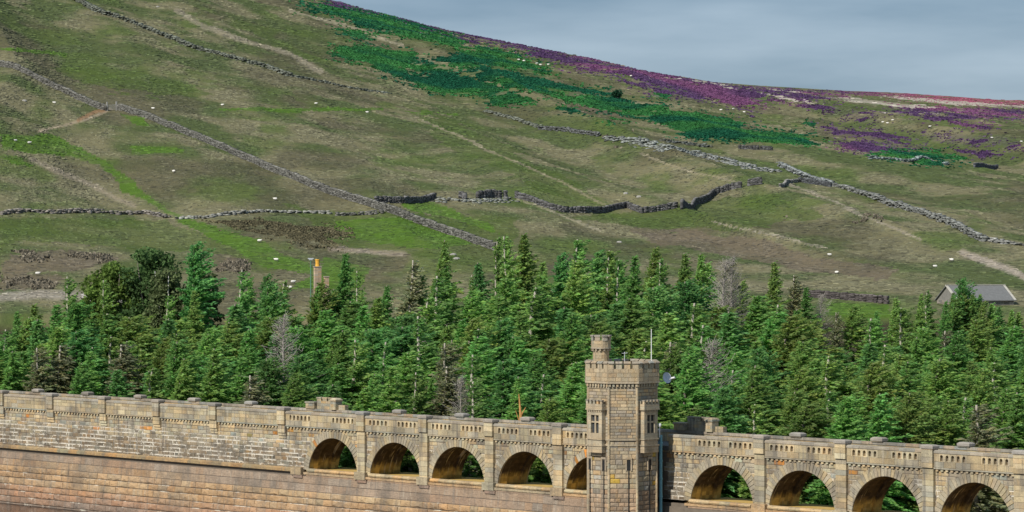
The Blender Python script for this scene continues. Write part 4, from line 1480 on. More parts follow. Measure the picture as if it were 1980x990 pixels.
# gate in the long wall
g0, g1 = Vector(pix(207, 215)), Vector(pix(225, 214))
gate = empty("field_gate", g0, math.atan2(g1.y - g0.y, g1.x - g0.x))
tag(gate, "grey timber field gate in the gap of the long wall", "gate")
gl = math.hypot(g1.x - g0.x, g1.y - g0.y)
zr = float(gz(g1.x, g1.y)) - g0.z
for x_, z_ in ((0, 0), (gl, zr)):
    q = MB(); q.box(x_ - 0.14, x_ + 0.14, -0.14, 0.14, z_ - 0.3, z_ + 2.1); q.build("gate_post", M_WOODRAIL, gate)
for k in range(5):
    q = MB(); z_ = 0.25 + k * 0.26
    q.face([(0.1, -0.05, z_), (gl - .1, -0.05, zr + z_), (gl - .1, -0.05, zr + z_ + .13), (0.1, -0.05, z_ + .13)])
    q.face([(0.1, 0.02, z_ + .13), (gl - .1, 0.02, zr + z_ + .13), (gl - .1, 0.02, zr + z_), (0.1, 0.02, z_)])
    q.face([(0.1, -0.05, z_ + .13), (gl - .1, -0.05, zr + z_ + .13), (gl - .1, 0.02, zr + z_ + .13), (0.1, 0.02, z_ + .13)])
    q.build("gate_bar", M_WOODRAIL, gate)

# ------------------------------------------------------------------ sheep
def sheep_mesh():
    q = MB()
    wool, face_ = (0.72, 0.69, 0.62), (0.12, 0.10, 0.09)
    prof = [(-0.58, 0.02, 0.62), (-0.55, 0.16, 0.62), (-0.42, 0.27, 0.62), (-0.15, 0.31, 0.61), (0.15, 0.30, 0.62), (0.38, 0.25, 0.65), (0.50, 0.17, 0.70), (0.56, 0.12, 0.74)]
    n = 10
    rings = [[(x, r * 0.9 * math.cos(2 * math.pi * k / n), zc + r * math.sin(2 * math.pi * k / n)) for k in range(n)] for x, r, zc in prof]
    head = [(0.60, 0.09, 0.80), (0.66, 0.085, 0.84), (0.75, 0.07, 0.80), (0.84, 0.045, 0.73), (0.86, 0.01, 0.72)]
    rings += [[(x, r * math.cos(2 * math.pi * k / n), zc + r * math.sin(2 * math.pi * k / n)) for k in range(n)] for x, r, zc in head]
    for i in range(len(rings) - 1):
        for k in range(n):
            j = (k + 1) % n
            q.face([rings[i][k], rings[i][j], rings[i + 1][j], rings[i + 1][k]], wool if i < len(prof) + 1 else face_)
    for sx in (-0.38, 0.30):
        for sy in (-0.13, 0.13):
            q.tube([(sx, sy, 0.45), (sx + 0.02, sy, 0.22), (sx, sy, 0.0)], [0.07, 0.045, 0.04], 5, face_)
    for sy in (-1, 1):
        q.face([(0.64, sy * 0.07, 0.88), (0.68, sy * 0.20, 0.86), (0.70, sy * 0.08, 0.84)], face_)
    return q.build("sheep", M_WOOL, smooth=True, mesh_only=True)


SHEEP = [(105, 202, "white sheep on dry grass above the dirt track"), (430, 206, "lone white sheep beside the green terrace strip"), (296, 213, "white sheep just uphill of the long wall near the gate"),
         (30, 276, "white sheep at the edge of the green pasture"), (57, 280, "white sheep farther into the green pasture, below the dirt track"), (336, 335, "white sheep alone on the slope between green track and long wall"),
         (611, 203, "white sheep above the middle of the green terrace strip"), (710, 220, "white sheep just below the end of the green terrace strip"), (532, 388, "white sheep above the low broken wall"),
         (502, 470, "white sheep beside the dark rushes"), (534, 506, "white sheep on bright grass near the chimney"), (560, 560, "white sheep grazing nearest the chimney, by the conifers"),
         (567, 550, "smaller white sheep standing behind the one by the chimney"), (73, 533, "white sheep among brown scrub in the lower pasture"),
         (1003, 118, "first of five sheep under the skyline heather"), (1013, 120, "second of five sheep under the skyline heather"), (1038, 125, "third of five sheep under the skyline heather"),
         (1045, 128, "fourth of five sheep under the skyline heather"), (1060, 127, "last of five sheep under the skyline heather"), (1220, 149, "solitary sheep in the purple heather on the skyline"),
         (1394, 215, "westernmost of three sheep above the bracken end"), (1418, 213, "middle one of three sheep above the bracken end"), (1439, 219, "easternmost of three sheep above the bracken end"),
         (1707, 239, "lower sheep of the trio on the far moor"), (1716, 241, "middle sheep of the trio on the far moor"), (1726, 235, "upper sheep of the trio on the far moor"),
         (1798, 247, "single sheep on dull green moor beyond the trio"), (1918, 269, "sheep at the edge of the far heather patch"), (1975, 276, "sheep at the far right edge of the moor"),
         (1604, 497, "small white sheep in brown grass above the straight dark wall"), (1618, 531, "white sheep closest above the straight dark wall"), (1808, 519, "white sheep on rough grass above the barn"), (1840, 506, "white sheep by the pale track above the barn")]
sm = sheep_mesh()
for px_, py_, lab in SHEEP:
    o = bpy.data.objects.new("sheep", sm)
    COL.objects.link(o)
    x, y, z = pix(px_, py_)
    o.location = (x, y, z - 0.02)
    o.rotation_euler = (0, 0, random.choice((0.2, 2.9, -0.3, 3.4)) + random.uniform(-.5, .5))
    s_ = 0.7 if y < 1000 else 0.8
    o.scale = (s_, s_, s_)
    tag(o, lab, "sheep", "sheep grazing on the moor")

# pale boulders
for px_, py_, lab in [(47, 196, "pale boulder lying left of the dirt track"), (1198, 470, "pale boulder low on the brown slope"), (1210, 375, "flat pale rock above the winding wall"), (1236, 382, "second flat pale rock above the winding wall"),
                      (875, 494, "pale boulder in grass behind the conifers"), (882, 502, "larger pale boulder in grass behind the conifers"), (305, 14, "white rock on the upper moor"), (820, 72, "white boulder cluster among high bracken"), (925, 92, "pale boulder under the skyline heather")]:
    x, y, z = pix(px_, py_)
    q = MB()
    n = 7
    for (r0, h0), (r1, h1) in zip([(0.55, -0.2), (0.6, 0.15), (0.42, 0.42)], [(0.6, 0.15), (0.42, 0.42), (0.05, 0.5)]):
        for k in range(n):
            j = (k + 1) % n
            f = lambda r, h, k: (1.35 * r * math.cos(6.283 * k / n) * (1 + .2 * math.sin(k * 2.3 + px_)), r * math.sin(6.283 * k / n), h)
            q.face([f(r0, h0, k), f(r0, h0, j), f(r1, h1, j), f(r1, h1, k)], (0.33, 0.315, 0.28))
    o = q.build("boulder", M_WALLSTONE)
    o.location = (x, y, z)
    o.scale = (0.75, 0.75, 0.75)
    tag(o, lab, "rock", "boulders on the moor")

# ------------------------------------------------------------------ barn and house
def gable_house(name, loc, rz, L, Wd, eave, ridge, label, cat, wall_c, chimneys=(), slates=True):
    root = empty(name, loc, rz)
    tag(root, label, cat)
    q = MB()
    z = -1.0
    def course_wall(p, d, length, top):
        z0 = -1.0
        while z0 < top(0) - 0.01 or z0 < eave - 0.01:
            h = 0.34
            a = 0.0
            while a < length - 0.01:
                e = min(a + random.uniform(0.5, 1.1), length)
                c = vary(wall_c, 0.14, 0.04)
                z1 = min(z0 + h, eave)
                P = lambda t_, zz: (p[0] + d[0] * t_, p[1] + d[1] * t_, zz)
                q.face([P(a, z0), P(e, z0), P(e, z1), P(a, z1)], c)
                a = e
            z0 += h
            if z0 >= eave: break
    h2, l2 = Wd / 2, L / 2
    course_wall((-l2, -h2), (1, 0), L, lambda t_: eave)
    course_wall((l2, -h2), (0, 1), Wd, lambda t_: eave)
    course_wall((l2, h2), (-1, 0), L, lambda t_: eave)
    course_wall((-l2, h2), (0, -1), Wd, lambda t_: eave)
    for s_ in (-1, 1):
        q.face([(s_ * l2, -h2, eave), (s_ * l2, h2, eave), (s_ * l2, 0, ridge)], vary(wall_c, 0.05))
    q.build("wall", M_BARN, root)
    q = MB()
    ov, th = 0.3, 0.14
    for s_ in (-1, 1):
        e = (s_ * (h2 + ov), eave - (ridge - eave) * ov / h2)
        p = [(-l2 - ov, e[0], e[1]), (l2 + ov, e[0], e[1]), (l2 + ov, 0, ridge), (-l2 - ov, 0, ridge)]
        pt = [(a, b, c + th) for a, b, c in p]
        q.face(p[::-1]); q.face(pt)
        for i in range(4):
            j = (i + 1) % 4
            q.face([p[i], p[j], pt[j], pt[i]])
    roof = q.build("roof", M_SLATE, root)
    q = MB(); q.box(-l2 - ov, l2 + ov, -0.14, 0.14, ridge + 0.10, ridge + 0.24, (0.42, 0.40, 0.34)); q.build("ridge_tiles", M_BARN, root)
    for s_ in (-1, 1):
        q = MB()
        x0, x1 = sorted((s_ * (l2 + ov + .02), s_ * (l2 - 0.1)))
        e = (-(h2 + ov), eave - (ridge - eave) * ov / h2)
        q.face([(x0, e[0], e[1] + th + .03), (x1, e[0], e[1] + th + .03), (x1, 0, ridge + th + .03), (x0, 0, ridge + th + .03)], (0.45, 0.42, 0.36))
        q.face([(x0, e[0], e[1]), (x0, e[0], e[1] + th + .03), (x0, 0, ridge + th + .03), (x0, 0, ridge)], (0.45, 0.42, 0.36))
        q.build("verge", M_BARN, root)
    return root


x, y, _ = pix(1890, 612)
yb_ = 500.0
xb = (1886 - CX) / FPX * yb_
zb_ = float(gz(xb, yb_))
ev = ZC - (579 - HOR) / FPX * yb_ - zb_
rg = ZC - (553 - HOR) / FPX * yb_ - zb_
barn = gable_house("barn", (xb, yb_, zb_), math.radians(24), 10.6, 6.2, ev, rg, "grey stone barn with a slate roof half hidden by conifers", "barn", (0.22, 0.20, 0.17))

yh = 462.0
xh = (640 - CX) / FPX * yh
zh = float(gz(xh, yh))
house = gable_house("house", (xh, yh + 3, zh), math.radians(18), 9.0, 6.0, 1.2, 3.0, "stone house hidden among the conifers, its chimneys showing", "house", (0.30, 0.26, 0.21))
rot = Matrix.Rotation(math.radians(18), 3, 'Z')


def stack(px_, top_y, wd, lit, pot=True):
    ztop = ZC - (top_y - HOR) / FPX * yh - zh
    wx = (px_ - CX) / FPX * yh - xh
    lx, ly = (rot.inverted() @ Vector((wx, -3.0, 0))).xy
    root = empty("chimney", (lx, ly, 0), 0, house)
    q = MB()
    z = 2.0
    while z < ztop - 0.01:
        h = min(0.24, ztop - z)
        for a0, a1 in ((-wd, 0), (0, wd)):
            q.box(a0 + .004, a1 - .004, -wd * 0.8, wd * 0.8, z + .004, z + h - .004, vary((0.44, 0.33, 0.23), 0.12, 0.06))
        z += h
    q.box(-wd - .06, wd + .06, -wd * .8 - .06, wd * .8 + .06, ztop, ztop + 0.16, (0.38, 0.32, 0.25))
    q.build("stack", M_BARN, root)
    if pot:
        q = MB(); q.tube([(0, 0, ztop + .16), (0, 0, ztop + 0.5), (0, 0, ztop + 1.05)], [0.34, 0.30, 0.33], 10); q.tube([(0, 0, ztop + 1.05), (0, 0, ztop + 1.2)], [0.38, 0.36], 10); q.build("chimney_pot", M_POT, root)


stack(614, 517, 0.50, True)
stack(631, 536, 0.34, True, False)
xl, yl = (601 - CX) / FPX * 458, 458.0
lp = empty("lamp_post", (xl, yl, float(gz(xl, yl)) - .2))
tag(lp, "green lamp post with a flat head beside the chimney", "lamp post")
hl = ZC - (503 - HOR) / FPX * 458 - float(gz(xl, yl)) + .2
q = MB(); q.tube([(0, 0, 0), (0, 0, hl)], [0.11, 0.08], 8, (1, 1, 1)); q.build("post", plain("green_paint", (0.10, 0.22, 0.14), 0.6, 0.2), lp)
q = MB(); q.prism([(-.2, -.2), (.2, -.2), (.2, .2), (-.2, .2)], hl, hl + .2, poly2=[(-.38, -.25), (.38, -.25), (.38, .25), (-.38, .25)]); q.box(-.42, .42, -.28, .28, hl + .2, hl + .3); q.build("lamp_head", M_STEEL, lp)

# ------------------------------------------------------------------ trees
def spray_mesh(name, C, D, S, Wd, cols, mat, rngl, droop=0.25):
    """one kite-shaped needle spray per entry: centre C, direction D, length S, width Wd"""
    n = len(C)
    D = D / np.linalg.norm(D, axis=1, keepdims=True)
    side = np.cross(D, rngl.normal(0, 1, (n, 3)) * (0.9, 0.9, 0.5) + (0, -0.25, 0.55))
    side /= np.linalg.norm(side, axis=1, keepdims=True) + 1e-9
    tip = C + D * S[:, None] * 0.6
    tip[:, 2] -= droop * S * 0.5
    tail = C - D * S[:, None] * 0.4
    v = np.stack([tail, C + side * Wd[:, None] * .5, tip, C - side * Wd[:, None] * .5], 1).reshape(-1, 3)
    f = np.arange(4 * n).reshape(n, 4)
    return np_mesh(name, v, f, np.repeat(cols, 4, axis=0), mat)


def conifer(seed, H=14.0, R=2.5, wind=0.35, bare_top=0.0, dens=1.0, dead=0.0, droop=0.3, shape=0.68, base=0.06):
    """trunk and crown meshes; the wind blows towards +x"""
    g = np.random.default_rng(seed)
    lean = wind * 1.1
    ax = lambda z: np.stack([lean * (z / H) ** 2 * 1.2 + 0.12 * np.sin(z * 0.7 + seed), 0.10 * np.sin(z * 0.5 + seed * 2), z], -1)
    Cs, Ds, Ss, Ws, Ks, twigs = [], [], [], [], [], []
    z = H * base
    while z < H * 0.985:
        f = z / H
        nb = max(4, int(round((9.0 - 3.0 * f) * dens)))
        a0 = g.uniform(0, 6.28)
        Lw = R * (1 - f) ** shape * g.uniform(0.72, 1.15) + 0.16
        for k in range(nb):
            a = a0 + 6.283 * k / nb + g.normal(0, 0.25)
            L = Lw * (1 + wind * math.cos(a)) * g.uniform(0.6, 1.18) * (0.62 + 0.8 * float(vnoise(z * 0.55 + seed, a * 0.9, seed)))
            naked = False
            if bare_top and f > 1 - bare_top * g.uniform(0.8, 1.5) and (math.cos(a) < 0.15 or math.sin(a) < -0.45) and g.random() < 0.72:
                L *= 0.4; naked = g.random() < 0.7
            if g.random() < 0.08: continue
            d = np.array((math.cos(a) + wind * 0.35, math.sin(a), 0.0)); d /= np.linalg.norm(d)
            up = 0.30 + 0.55 * f - droop * (1 - f)
            m_ = max(2, int(L / 0.20))
            t = (np.arange(m_) + g.uniform(0.3, 0.9, m_)) / m_
            t = t[t > (0.30 if f < 0.5 else 0.12)]
            if len(t) == 0: continue
            o = ax(np.full(len(t), z))
            pos = o + d * (L * t)[:, None]
            pos[:, 2] += L * (up * t - 0.42 * t * t * (1 - f * 0.8))
            twigs.append((ax(np.array([z]))[0], pos[-1], 0.035 * (1 - f) + 0.012))
            if naked or g.random() < dead: continue
            per = np.array((-d[1], d[0], 0.0))
            for sgn in (-1, -0.5, 0, 0.5, 1):
                nn_ = len(t)
                dd = d * 0.8 + per * sgn * 0.85 + g.normal(0, 0.18, (nn_, 3)) + np.array((wind * 0.5, 0, 0.30 if sgn else 0.12))
                S = (0.42 + 0.42 * (1 - f)) * g.uniform(0.7, 1.3, nn_) * (1 - 0.35 * t if sgn else 1.0)
                off = per * (sgn * 0.22 * L * (1 - t) * 0.5)[:, None] if sgn else 0.0
                Cs.append(pos + off + g.normal(0, 0.06, (nn_, 3))); Ds.append(dd); Ss.append(S); Ws.append(S * g.uniform(0.26, 0.44, nn_))
                br = np.clip(g.normal(1.0, 0.16), 0.6, 1.5)
                kk = br * g.uniform(0.72, 1.28, nn_)
                kc = np.stack([kk * g.uniform(0.85, 1.2), kk, kk * g.uniform(0.75, 1.15)], -1)
                Ks.append(kc)
        z += g.uniform(0.26, 0.40) * (1.15 - 0.4 * f)
    q = MB()
    zs = np.linspace(0, H * 1.0, 9)
    A = ax(zs)
    q.tube([tuple(a) for a in A], [0.20 * (1 - 0.8 * z / H) + (0.04 if bare_top else 0.015) for z in zs], 6)
    for o, e, r in twigs:
        if dead > 0.4 or g.random() < (0.5 if bare_top else 0.2):
            md = (np.array(o) + e) / 2 + (0, 0, 0.1)
            q.tube([tuple(o), tuple(md), tuple(e)], [r, r * 0.7, r * 0.3], 3, cap=False)
            if dead > 0.4:
                for w_ in range(3):
                    b0_ = np.array(o) + (np.array(e) - o) * g.uniform(0.3, 0.95)
                    q.tube([tuple(b0_), tuple(b0_ + (np.array(e) - o) * 0.22 + g.normal(0, 0.28, 3))], [0.022, 0.012], 3, cap=False)
    return q, (np.concatenate(Cs), np.concatenate(Ds), np.concatenate(Ss), np.concatenate(Ws), np.concatenate(Ks)) if Cs else None, g


M_SPRUCE = foliage("spruce_needles", (0.208, 0.372, 0.100, 1), trans=0.5, hue=0.05, val=0.45)
M_TEALN = foliage("blue_spruce_needles", (0.160, 0.345, 0.110, 1), trans=0.5, hue=0.03, val=0.45)
M_OLIVE = foliage("olive_needles", (0.222, 0.335, 0.092, 1), trans=0.5, hue=0.03, val=0.4)
M_TIRED = foliage("thin_grey_green_needles", (0.245, 0.270, 0.145, 1), trans=0.46, hue=0.02, val=0.3)
PROTO = {}


def proto(kind, n, mat, bark, **kw):
    PROTO[kind] = []
    for i in range(n):
        q, sp, g = conifer(hash_seed(kind, i), **{k: (v(i) if callable(v) else v) for k, v in kw.items()})
        trunk = q.build("trunk", bark, mesh_only=True)
        crown = spray_mesh("crown", *sp, mat, g) if sp else None
        PROTO[kind].append((trunk, crown))


def hash_seed(kind, i):
    return sum(ord(c) for c in kind) * 13 + i * 101


proto("spruce", 7, M_SPRUCE, M_BARK, R=lambda i: 3.0 + 0.22 * i, wind=lambda i: 0.36 + 0.06 * i, dens=1.2, shape=lambda i: 0.52 + 0.06 * i)
proto("spire", 4, M_SPRUCE, M_BARK, R=lambda i: 3.0 + 0.2 * i, wind=0.5, dens=1.15, shape=0.92)
proto("teal", 3, M_TEALN, M_BARK, R=3.5, wind=0.4, dens=1.2, shape=lambda i: 0.5 + 0.14 * i)
proto("olive", 3, M_OLIVE, M_BARK, R=3.6, wind=0.45, dens=1.15, droop=0.45, shape=lambda i: 0.48 + 0.12 * i)
proto("sparse", 4, M_SPRUCE, M_PALEBARK, R=3.1, wind=0.55, bare_top=lambda i: 0.25 + 0.06 * i, dens=1.1, dead=0.06)
proto("tired", 3, M_TIRED, M_PALEBARK, R=3.3, wind=0.4, bare_top=0.12, dens=1.1, dead=0.12, droop=0.5)
proto("dead", 2, M_TIRED, M_DEADWOOD, R=4.0, wind=0.1, dens=1.1, dead=0.97, droop=-0.1)

LOOK = {"spruce": "bushy green spruce", "spire": "pointed green spruce", "teal": "dark blue-green spruce", "olive": "olive-green drooping spruce", "sparse": "bare-topped windswept spruce", "tired": "thin grey-brown spruce", "dead": "bare dead conifer"}
PLACE = [(60, "behind first solid panel"), (157, "behind second solid panel"), (258, "behind third solid panel"), (366, "behind fourth solid panel"), (488, "behind fifth solid panel"),
         (600, "behind last solid panel"), (704, "above the first arch"), (825, "above the second arch"), (951, "above the third arch"), (1085, "above the fourth arch"), (1130, "above the half-hidden arch"),
         (1280, "behind the tower"), (1470, "above first arch past tower"), (1633, "above second arch past tower"), (1800, "above third arch past tower"), (9999, "above last arch past tower")]
ROWS = ["near the parapet", "low in the wood", "in the middle wood", "high in the wood", "on the top edge"]
TREES = []


def dam_top_y(px):
    return np.interp(px, [0, 1980], [764, 872])


SKY_X = [-60, 20, 130, 190, 260, 400, 450, 530, 570, 600, 650, 700, 760, 826, 880, 950, 1003, 1040, 1100, 1140, 1190, 1250, 1300, 1350, 1410, 1440, 1490, 1540, 1580, 1640, 1720, 1790, 1860, 1920, 2040]
SKY_Y = [615, 605, 560, 575, 590, 575, 535, 545, 610, 575, 500, 530, 560, 475, 540, 480, 465, 505, 480, 500, 505, 490, 500, 505, 525, 575, 515, 555, 595, 610, 585, 570, 560, 600, 605]


def plant(px, Y, top, kind, row, wide=1.0, label=None):
    p = (px - CX) / FPX
    x = p * Y
    zg_ = float(gz(x, Y))
    H_ = ZC - (top - HOR) / FPX * Y - zg_
    if H_ < 2.5: return
    tr, cr = PROTO[kind][random.randrange(len(PROTO[kind]))]
    root = empty({"dead": "dead_tree"}.get(kind, "spruce_tree"), (x, Y, zg_ - 0.15), random.uniform(-0.6, 0.6))
    s_ = H_ / 14.0
    w_ = s_ ** 0.75 * wide * random.uniform(0.82, 1.25)
    root.rotation_euler = (random.gauss(0, 0.025), random.gauss(0.02, 0.03), root.rotation_euler[2])
    root.scale = (w_, w_, s_)
    link("trunk", tr, None, root)
    if cr: link("crown", cr, None, root)
    TREES.append(dict(o=root, px=px, top=top, kind=kind, row=row, H=H_, label=label))


KEY = [(20, 600, "spruce"), (62, 585, "spruce"), (128, 533, "sparse"), (196, 540, "sparse"), (305, 565, "sparse"), (365, 560, "spruce"), (442, 518, "sparse"), (470, 538, "spruce"), (495, 530, "teal"), (524, 540, "sparse"),
       (600, 545, "olive"), (612, 552, "spruce"), (632, 556, "spruce"), (650, 486, "spruce"), (688, 522, "sparse"), (722, 548, "spruce"), (776, 500, "tired"), (800, 530, "spruce"), (827, 460, "spruce"), (848, 515, "spruce"), (899, 530, "sparse"), (922, 505, "teal"), (952, 458, "sparse"),
       (985, 455, "sparse"), (1004, 450, "spruce"), (1040, 505, "spruce"), (1067, 490, "teal"), (1102, 460, "sparse"), (1136, 484, "teal"), (1164, 482, "sparse"), (1184, 500, "sparse"), (1212, 492, "spruce"), (1246, 476, "spruce"),
       (1281, 500, "sparse"), (1306, 486, "spruce"), (1346, 488, "spruce"), (1368, 505, "spruce"), (1393, 500, "dead"), (1409, 492, "dead"), (1428, 540, "spruce"), (1487, 503, "spruce"), (1520, 530, "tired"), (1546, 552, "spruce"), (1577, 566, "dead"),
       (1612, 602, "tired"), (1640, 590, "olive"), (1690, 600, "spruce"), (1726, 573, "spruce"), (1762, 565, "spruce"), (1786, 560, "sparse"), (1818, 580, "spruce"), (1834, 563, "spruce"), (1846, 568, "olive"), (1868, 566, "spruce"), (1884, 574, "spruce"), (1858, 538, "teal"), (1838, 574, "spruce"), (1876, 566, "spruce"), (1892, 580, "olive"), (1908, 584, "spruce"), (1928, 590, "teal"), (1946, 596, "spruce"), (1962, 600, "spruce"), (1990, 590, "spruce")]
for px_, ty_, k_ in KEY:
    Y_ = 452 + random.uniform(-10, 8)
    plant(px_, Y_, ty_, "spire" if k_ == "spruce" else k_, 4, 0.86)
NR = 7
for r_ in range(NR):
    f = r_ / NR
    px_ = -45 + random.uniform(0, 40)
    while px_ < 2110:
        yd = float(dam_Y((px_ - CX) / FPX))
        Y_ = yd + 20 + (438 - yd - 20) * (f + random.uniform(-0.05, 0.07))
        Y_ = max(Y_, yd + 19)
        front, back = dam_top_y(px_) - 78, np.interp(px_, SKY_X, SKY_Y) + 22
        ty_ = front + (back - front) * (f + 0.02) + random.uniform(-34, 34)
        kinds = ["spruce"] * 9 + ["spire"] * 5 + ["teal"] * 2 + ["olive"] * 3 + ["sparse"] * 4 + ["tired"] * 1
        if px_ > 1400 and f < 0.4: kinds += ["tired"] * 1 + ["olive"] * 2
        k_ = random.choice(kinds)
        x_ = (px_ - CX) / FPX * Y_
        if not (165 < px_ < 400 and r_ == NR - 1):
            plant(px_, Y_, ty_, k_, min(3, int(f * 4.4)), 1.32)
        px_ += random.uniform(50, 78)
# trees the photograph singles out
plant(545, 382, 605, "dead", 1, 1.15, "tall grey dead conifer, bare branches spread, left of the first arch")
plant(1366, 345, 655, "dead", 1, 1.0, "pale dead conifer right of the satellite dish")
plant(890, 345, 722, "dead", 0, 0.8, "small bare dead conifer behind the parapet above the third arch")
plant(1318, 335, 668, "spruce", 0, 1.0)

for i_, (px_, dy_) in enumerate([(676, 30), (800, 32), (917, 31), (1046, 31), (1432, 30), (1590, 31), (1752, 30), (1925, 30)]):
    Y_ = float(dam_Y((px_ - CX) / FPX)) + dy_
    plant(px_, Y_, dam_top_y(px_) + random.uniform(-24, -4), ["spruce", "olive", "spruce", "spruce"][i_ % 4], 0, 1.6,
          "young " + ["green", "olive", "green", "green"][i_ % 4] + " spruce seen through the " + ["first arch", "second arch", "third arch", "fourth arch", "first arch past the tower", "second arch past the tower", "third arch past the tower", "last arch past the tower"][i_])

# labels: what it looks like, which row, what it stands behind; order only among look-alikes
groups = {}
for T in TREES:
    if T["label"]: continue
    tall = "tall " if T["H"] > 17 else ("short " if T["H"] < 11 else "")
    pl = next(n for lim, n in PLACE if T["px"] < lim)
    T["base"] = (tall + LOOK[T["kind"]], ROWS[T["row"]], pl)
    groups.setdefault(T["base"], []).append(T)
ORD = ["first", "second", "third", "fourth", "fifth", "sixth", "seventh"]
for (look, row, pl), L in groups.items():
    L.sort(key=lambda T: T["px"])
    for i, T in enumerate(L):
        T["label"] = f"{look} {row}, {pl}" if len(L) == 1 else f"{ORD[i]} from left: {look} {row}, {pl}"
for T in TREES:
    w_ = T["label"].split()
    if len(w_) > 16: T["label"] = T["label"].replace("with bare pale leader ", "").replace("thin windswept spruce", "windswept spruce")
    tag(T["o"], T["label"], "tree", "conifers of the plantation behind the dam")


def broadleaf(name, loc, H, R, colour, label, n=5200, bark=None, trunk_n=3, seed=1, squash=0.85, dens_mat=None):
    g = np.random.default_rng(seed)
    root = empty(name, loc)
    tag(root, label, "tree")
    q = MB()
    for k in range(trunk_n):
        a = 6.283 * k / trunk_n + seed
        q.tube([(0.15 * math.cos(a), 0.15 * math.sin(a), -0.3), (0.35 * math.cos(a), 0.35 * math.sin(a), H * 0.35), (R * .35 * math.cos(a), R * .35 * math.sin(a), H * 0.62), (R * .5 * math.cos(a), R * .5 * math.sin(a), H * 0.85)], [0.26, 0.20, 0.12, 0.04], 7)
        q.tube([(0.35 * math.cos(a), 0.35 * math.sin(a), H * 0.35), (R * .55 * math.cos(a + 1), R * .55 * math.sin(a + 1), H * 0.55)], [0.12, 0.04], 5)
    q.build("trunk", bark or M_BARK, root)
    m_ = 110
    u = g.normal(0, 1, (m_, 3)); u /= np.linalg.norm(u, axis=1, keepdims=True)
    ctr = u * (g.uniform(0.3, 1.0, (m_, 1)) ** 0.5) * (R * 0.85, R * 0.85, H * 0.38) + (0, 0, H * 0.55)
    cr = g.uniform(0.18, 0.32, m_) * R
    br = g.uniform(0.75, 1.25, m_)
    k = g.integers(0, m_, n)
    d = g.normal(0, 1, (n, 3)); d /= np.linalg.norm(d, axis=1, keepdims=True)
    C = ctr[k] + d * (cr[k] * g.uniform(0.55, 1.05, n))[:, None] * (1, 1, squash)
    S = g.uniform(0.30, 0.62, n)
    kk = br[k] * g.uniform(0.7, 1.3, n)
    me = spray_mesh("crown", C, d + g.normal(0, 0.6, (n, 3)), S, S * 0.8, np.stack([kk * 1.02, kk, kk * 0.95], -1), dens_mat, g)
    link("crown", me, None, root)
    return root


def bl_at(px, Y, top, R, **kw):
    x = (px - CX) / FPX * Y
    z = float(gz(x, Y))
    return broadleaf(loc=(x, Y, z - 0.1), H=ZC - (top - HOR) / FPX * Y - z, R=R, **kw)


M_BL1 = foliage("sycamore_leaves", (0.135, 0.215, 0.045, 1), trans=0.4, hue=0.01, val=0.1)
M_BL2 = foliage("dark_leaves", (0.090, 0.165, 0.055, 1), trans=0.4, hue=0.01, val=0.1)
M_BL3 = foliage("birch_leaves", (0.120, 0.155, 0.065, 1), trans=0.4, hue=0.01, val=0.1)
bl_at(222, 462, 492, 5.6, name="broadleaf_tree", colour=None, label="rounded mid-green broadleaf tree at the left of the leafy clump", seed=3, dens_mat=M_BL1, n=17000)
bl_at(292, 460, 466, 5.4, name="broadleaf_tree", colour=None, label="tall dark broadleaf tree in the middle of the leafy clump", seed=4, dens_mat=M_BL2, n=17000)
bl_at(322, 455, 482, 3.6, name="birch_tree", colour=None, label="birch with white stems between dark tree and blue-green spruce", seed=5, dens_mat=M_BL3, n=6000, bark=M_BIRCH)
bl_at(392, 458, 505, 3.0, name="broadleaf_tree", colour=None, label="brownish green broadleaf tree at the right of the leafy clump", seed=6, dens_mat=M_BL3, n=8000)
plant(362, 452, 470, "teal", 4, 1.25, None)
tag(TREES[-1]["o"], "large blue-green spruce inside the leafy clump", "tree", "conifers of the plantation behind the dam")
x, y, z = pix(1193, 192)
broadleaf("hawthorn_bush", (x, y, z), 3.2, 1.9, None, "solitary dark bush above the bracken on the moor", 900, None, 2, 9, 0.9, foliage("thorn_leaves", (0.018, 0.07, 0.035, 1), hue=0.0, val=0.0))
# broken orange stump behind the parapet
xs_, ys_ = (1006 - CX) / FPX * 338, 338.0
zs_ = float(gz(xs_, ys_))
q = MB()
zt_ = ZC - (760 - HOR) / FPX * 338 - zs_
q.tube([(0, 0, 0), (0.05, 0, zt_ * .8), (-0.15, 0, zt_)], [0.22, 0.17, 0.05], 7)
q.tube([(0.05, 0, zt_ * .8), (0.6, -0.1, zt_ * .88)], [0.10, 0.03], 5); q.tube([(0.03, 0, zt_ * .72), (-0.5, -0.2, zt_ * .85)], [0.09, 0.03], 5)
o = q.build("broken_trunk", plain("fresh_torn_wood", (0.50, 0.26, 0.09), 0.9, 0.4, 5.0)); o.location = (xs_, ys_, zs_ - .1)
tag(o, "broken orange tree trunk behind the parapet above the fourth arch", "tree trunk")

# ------------------------------------------------------------------ ground cover of the hill
gx, gy = np.arange(-30, 2012, 3.0), np.arange(0, 640, 1.5)
SX, SY, SZ, SOK = see_grid(gx, gy)
GPX, GPY = np.meshgrid(gx, gy)
cov, mb_, mh_, mr_, bc_, hc_ = cover(GPX, GPY, SX, SY)
SOK &= (SY > 482) & (SY < 3000)


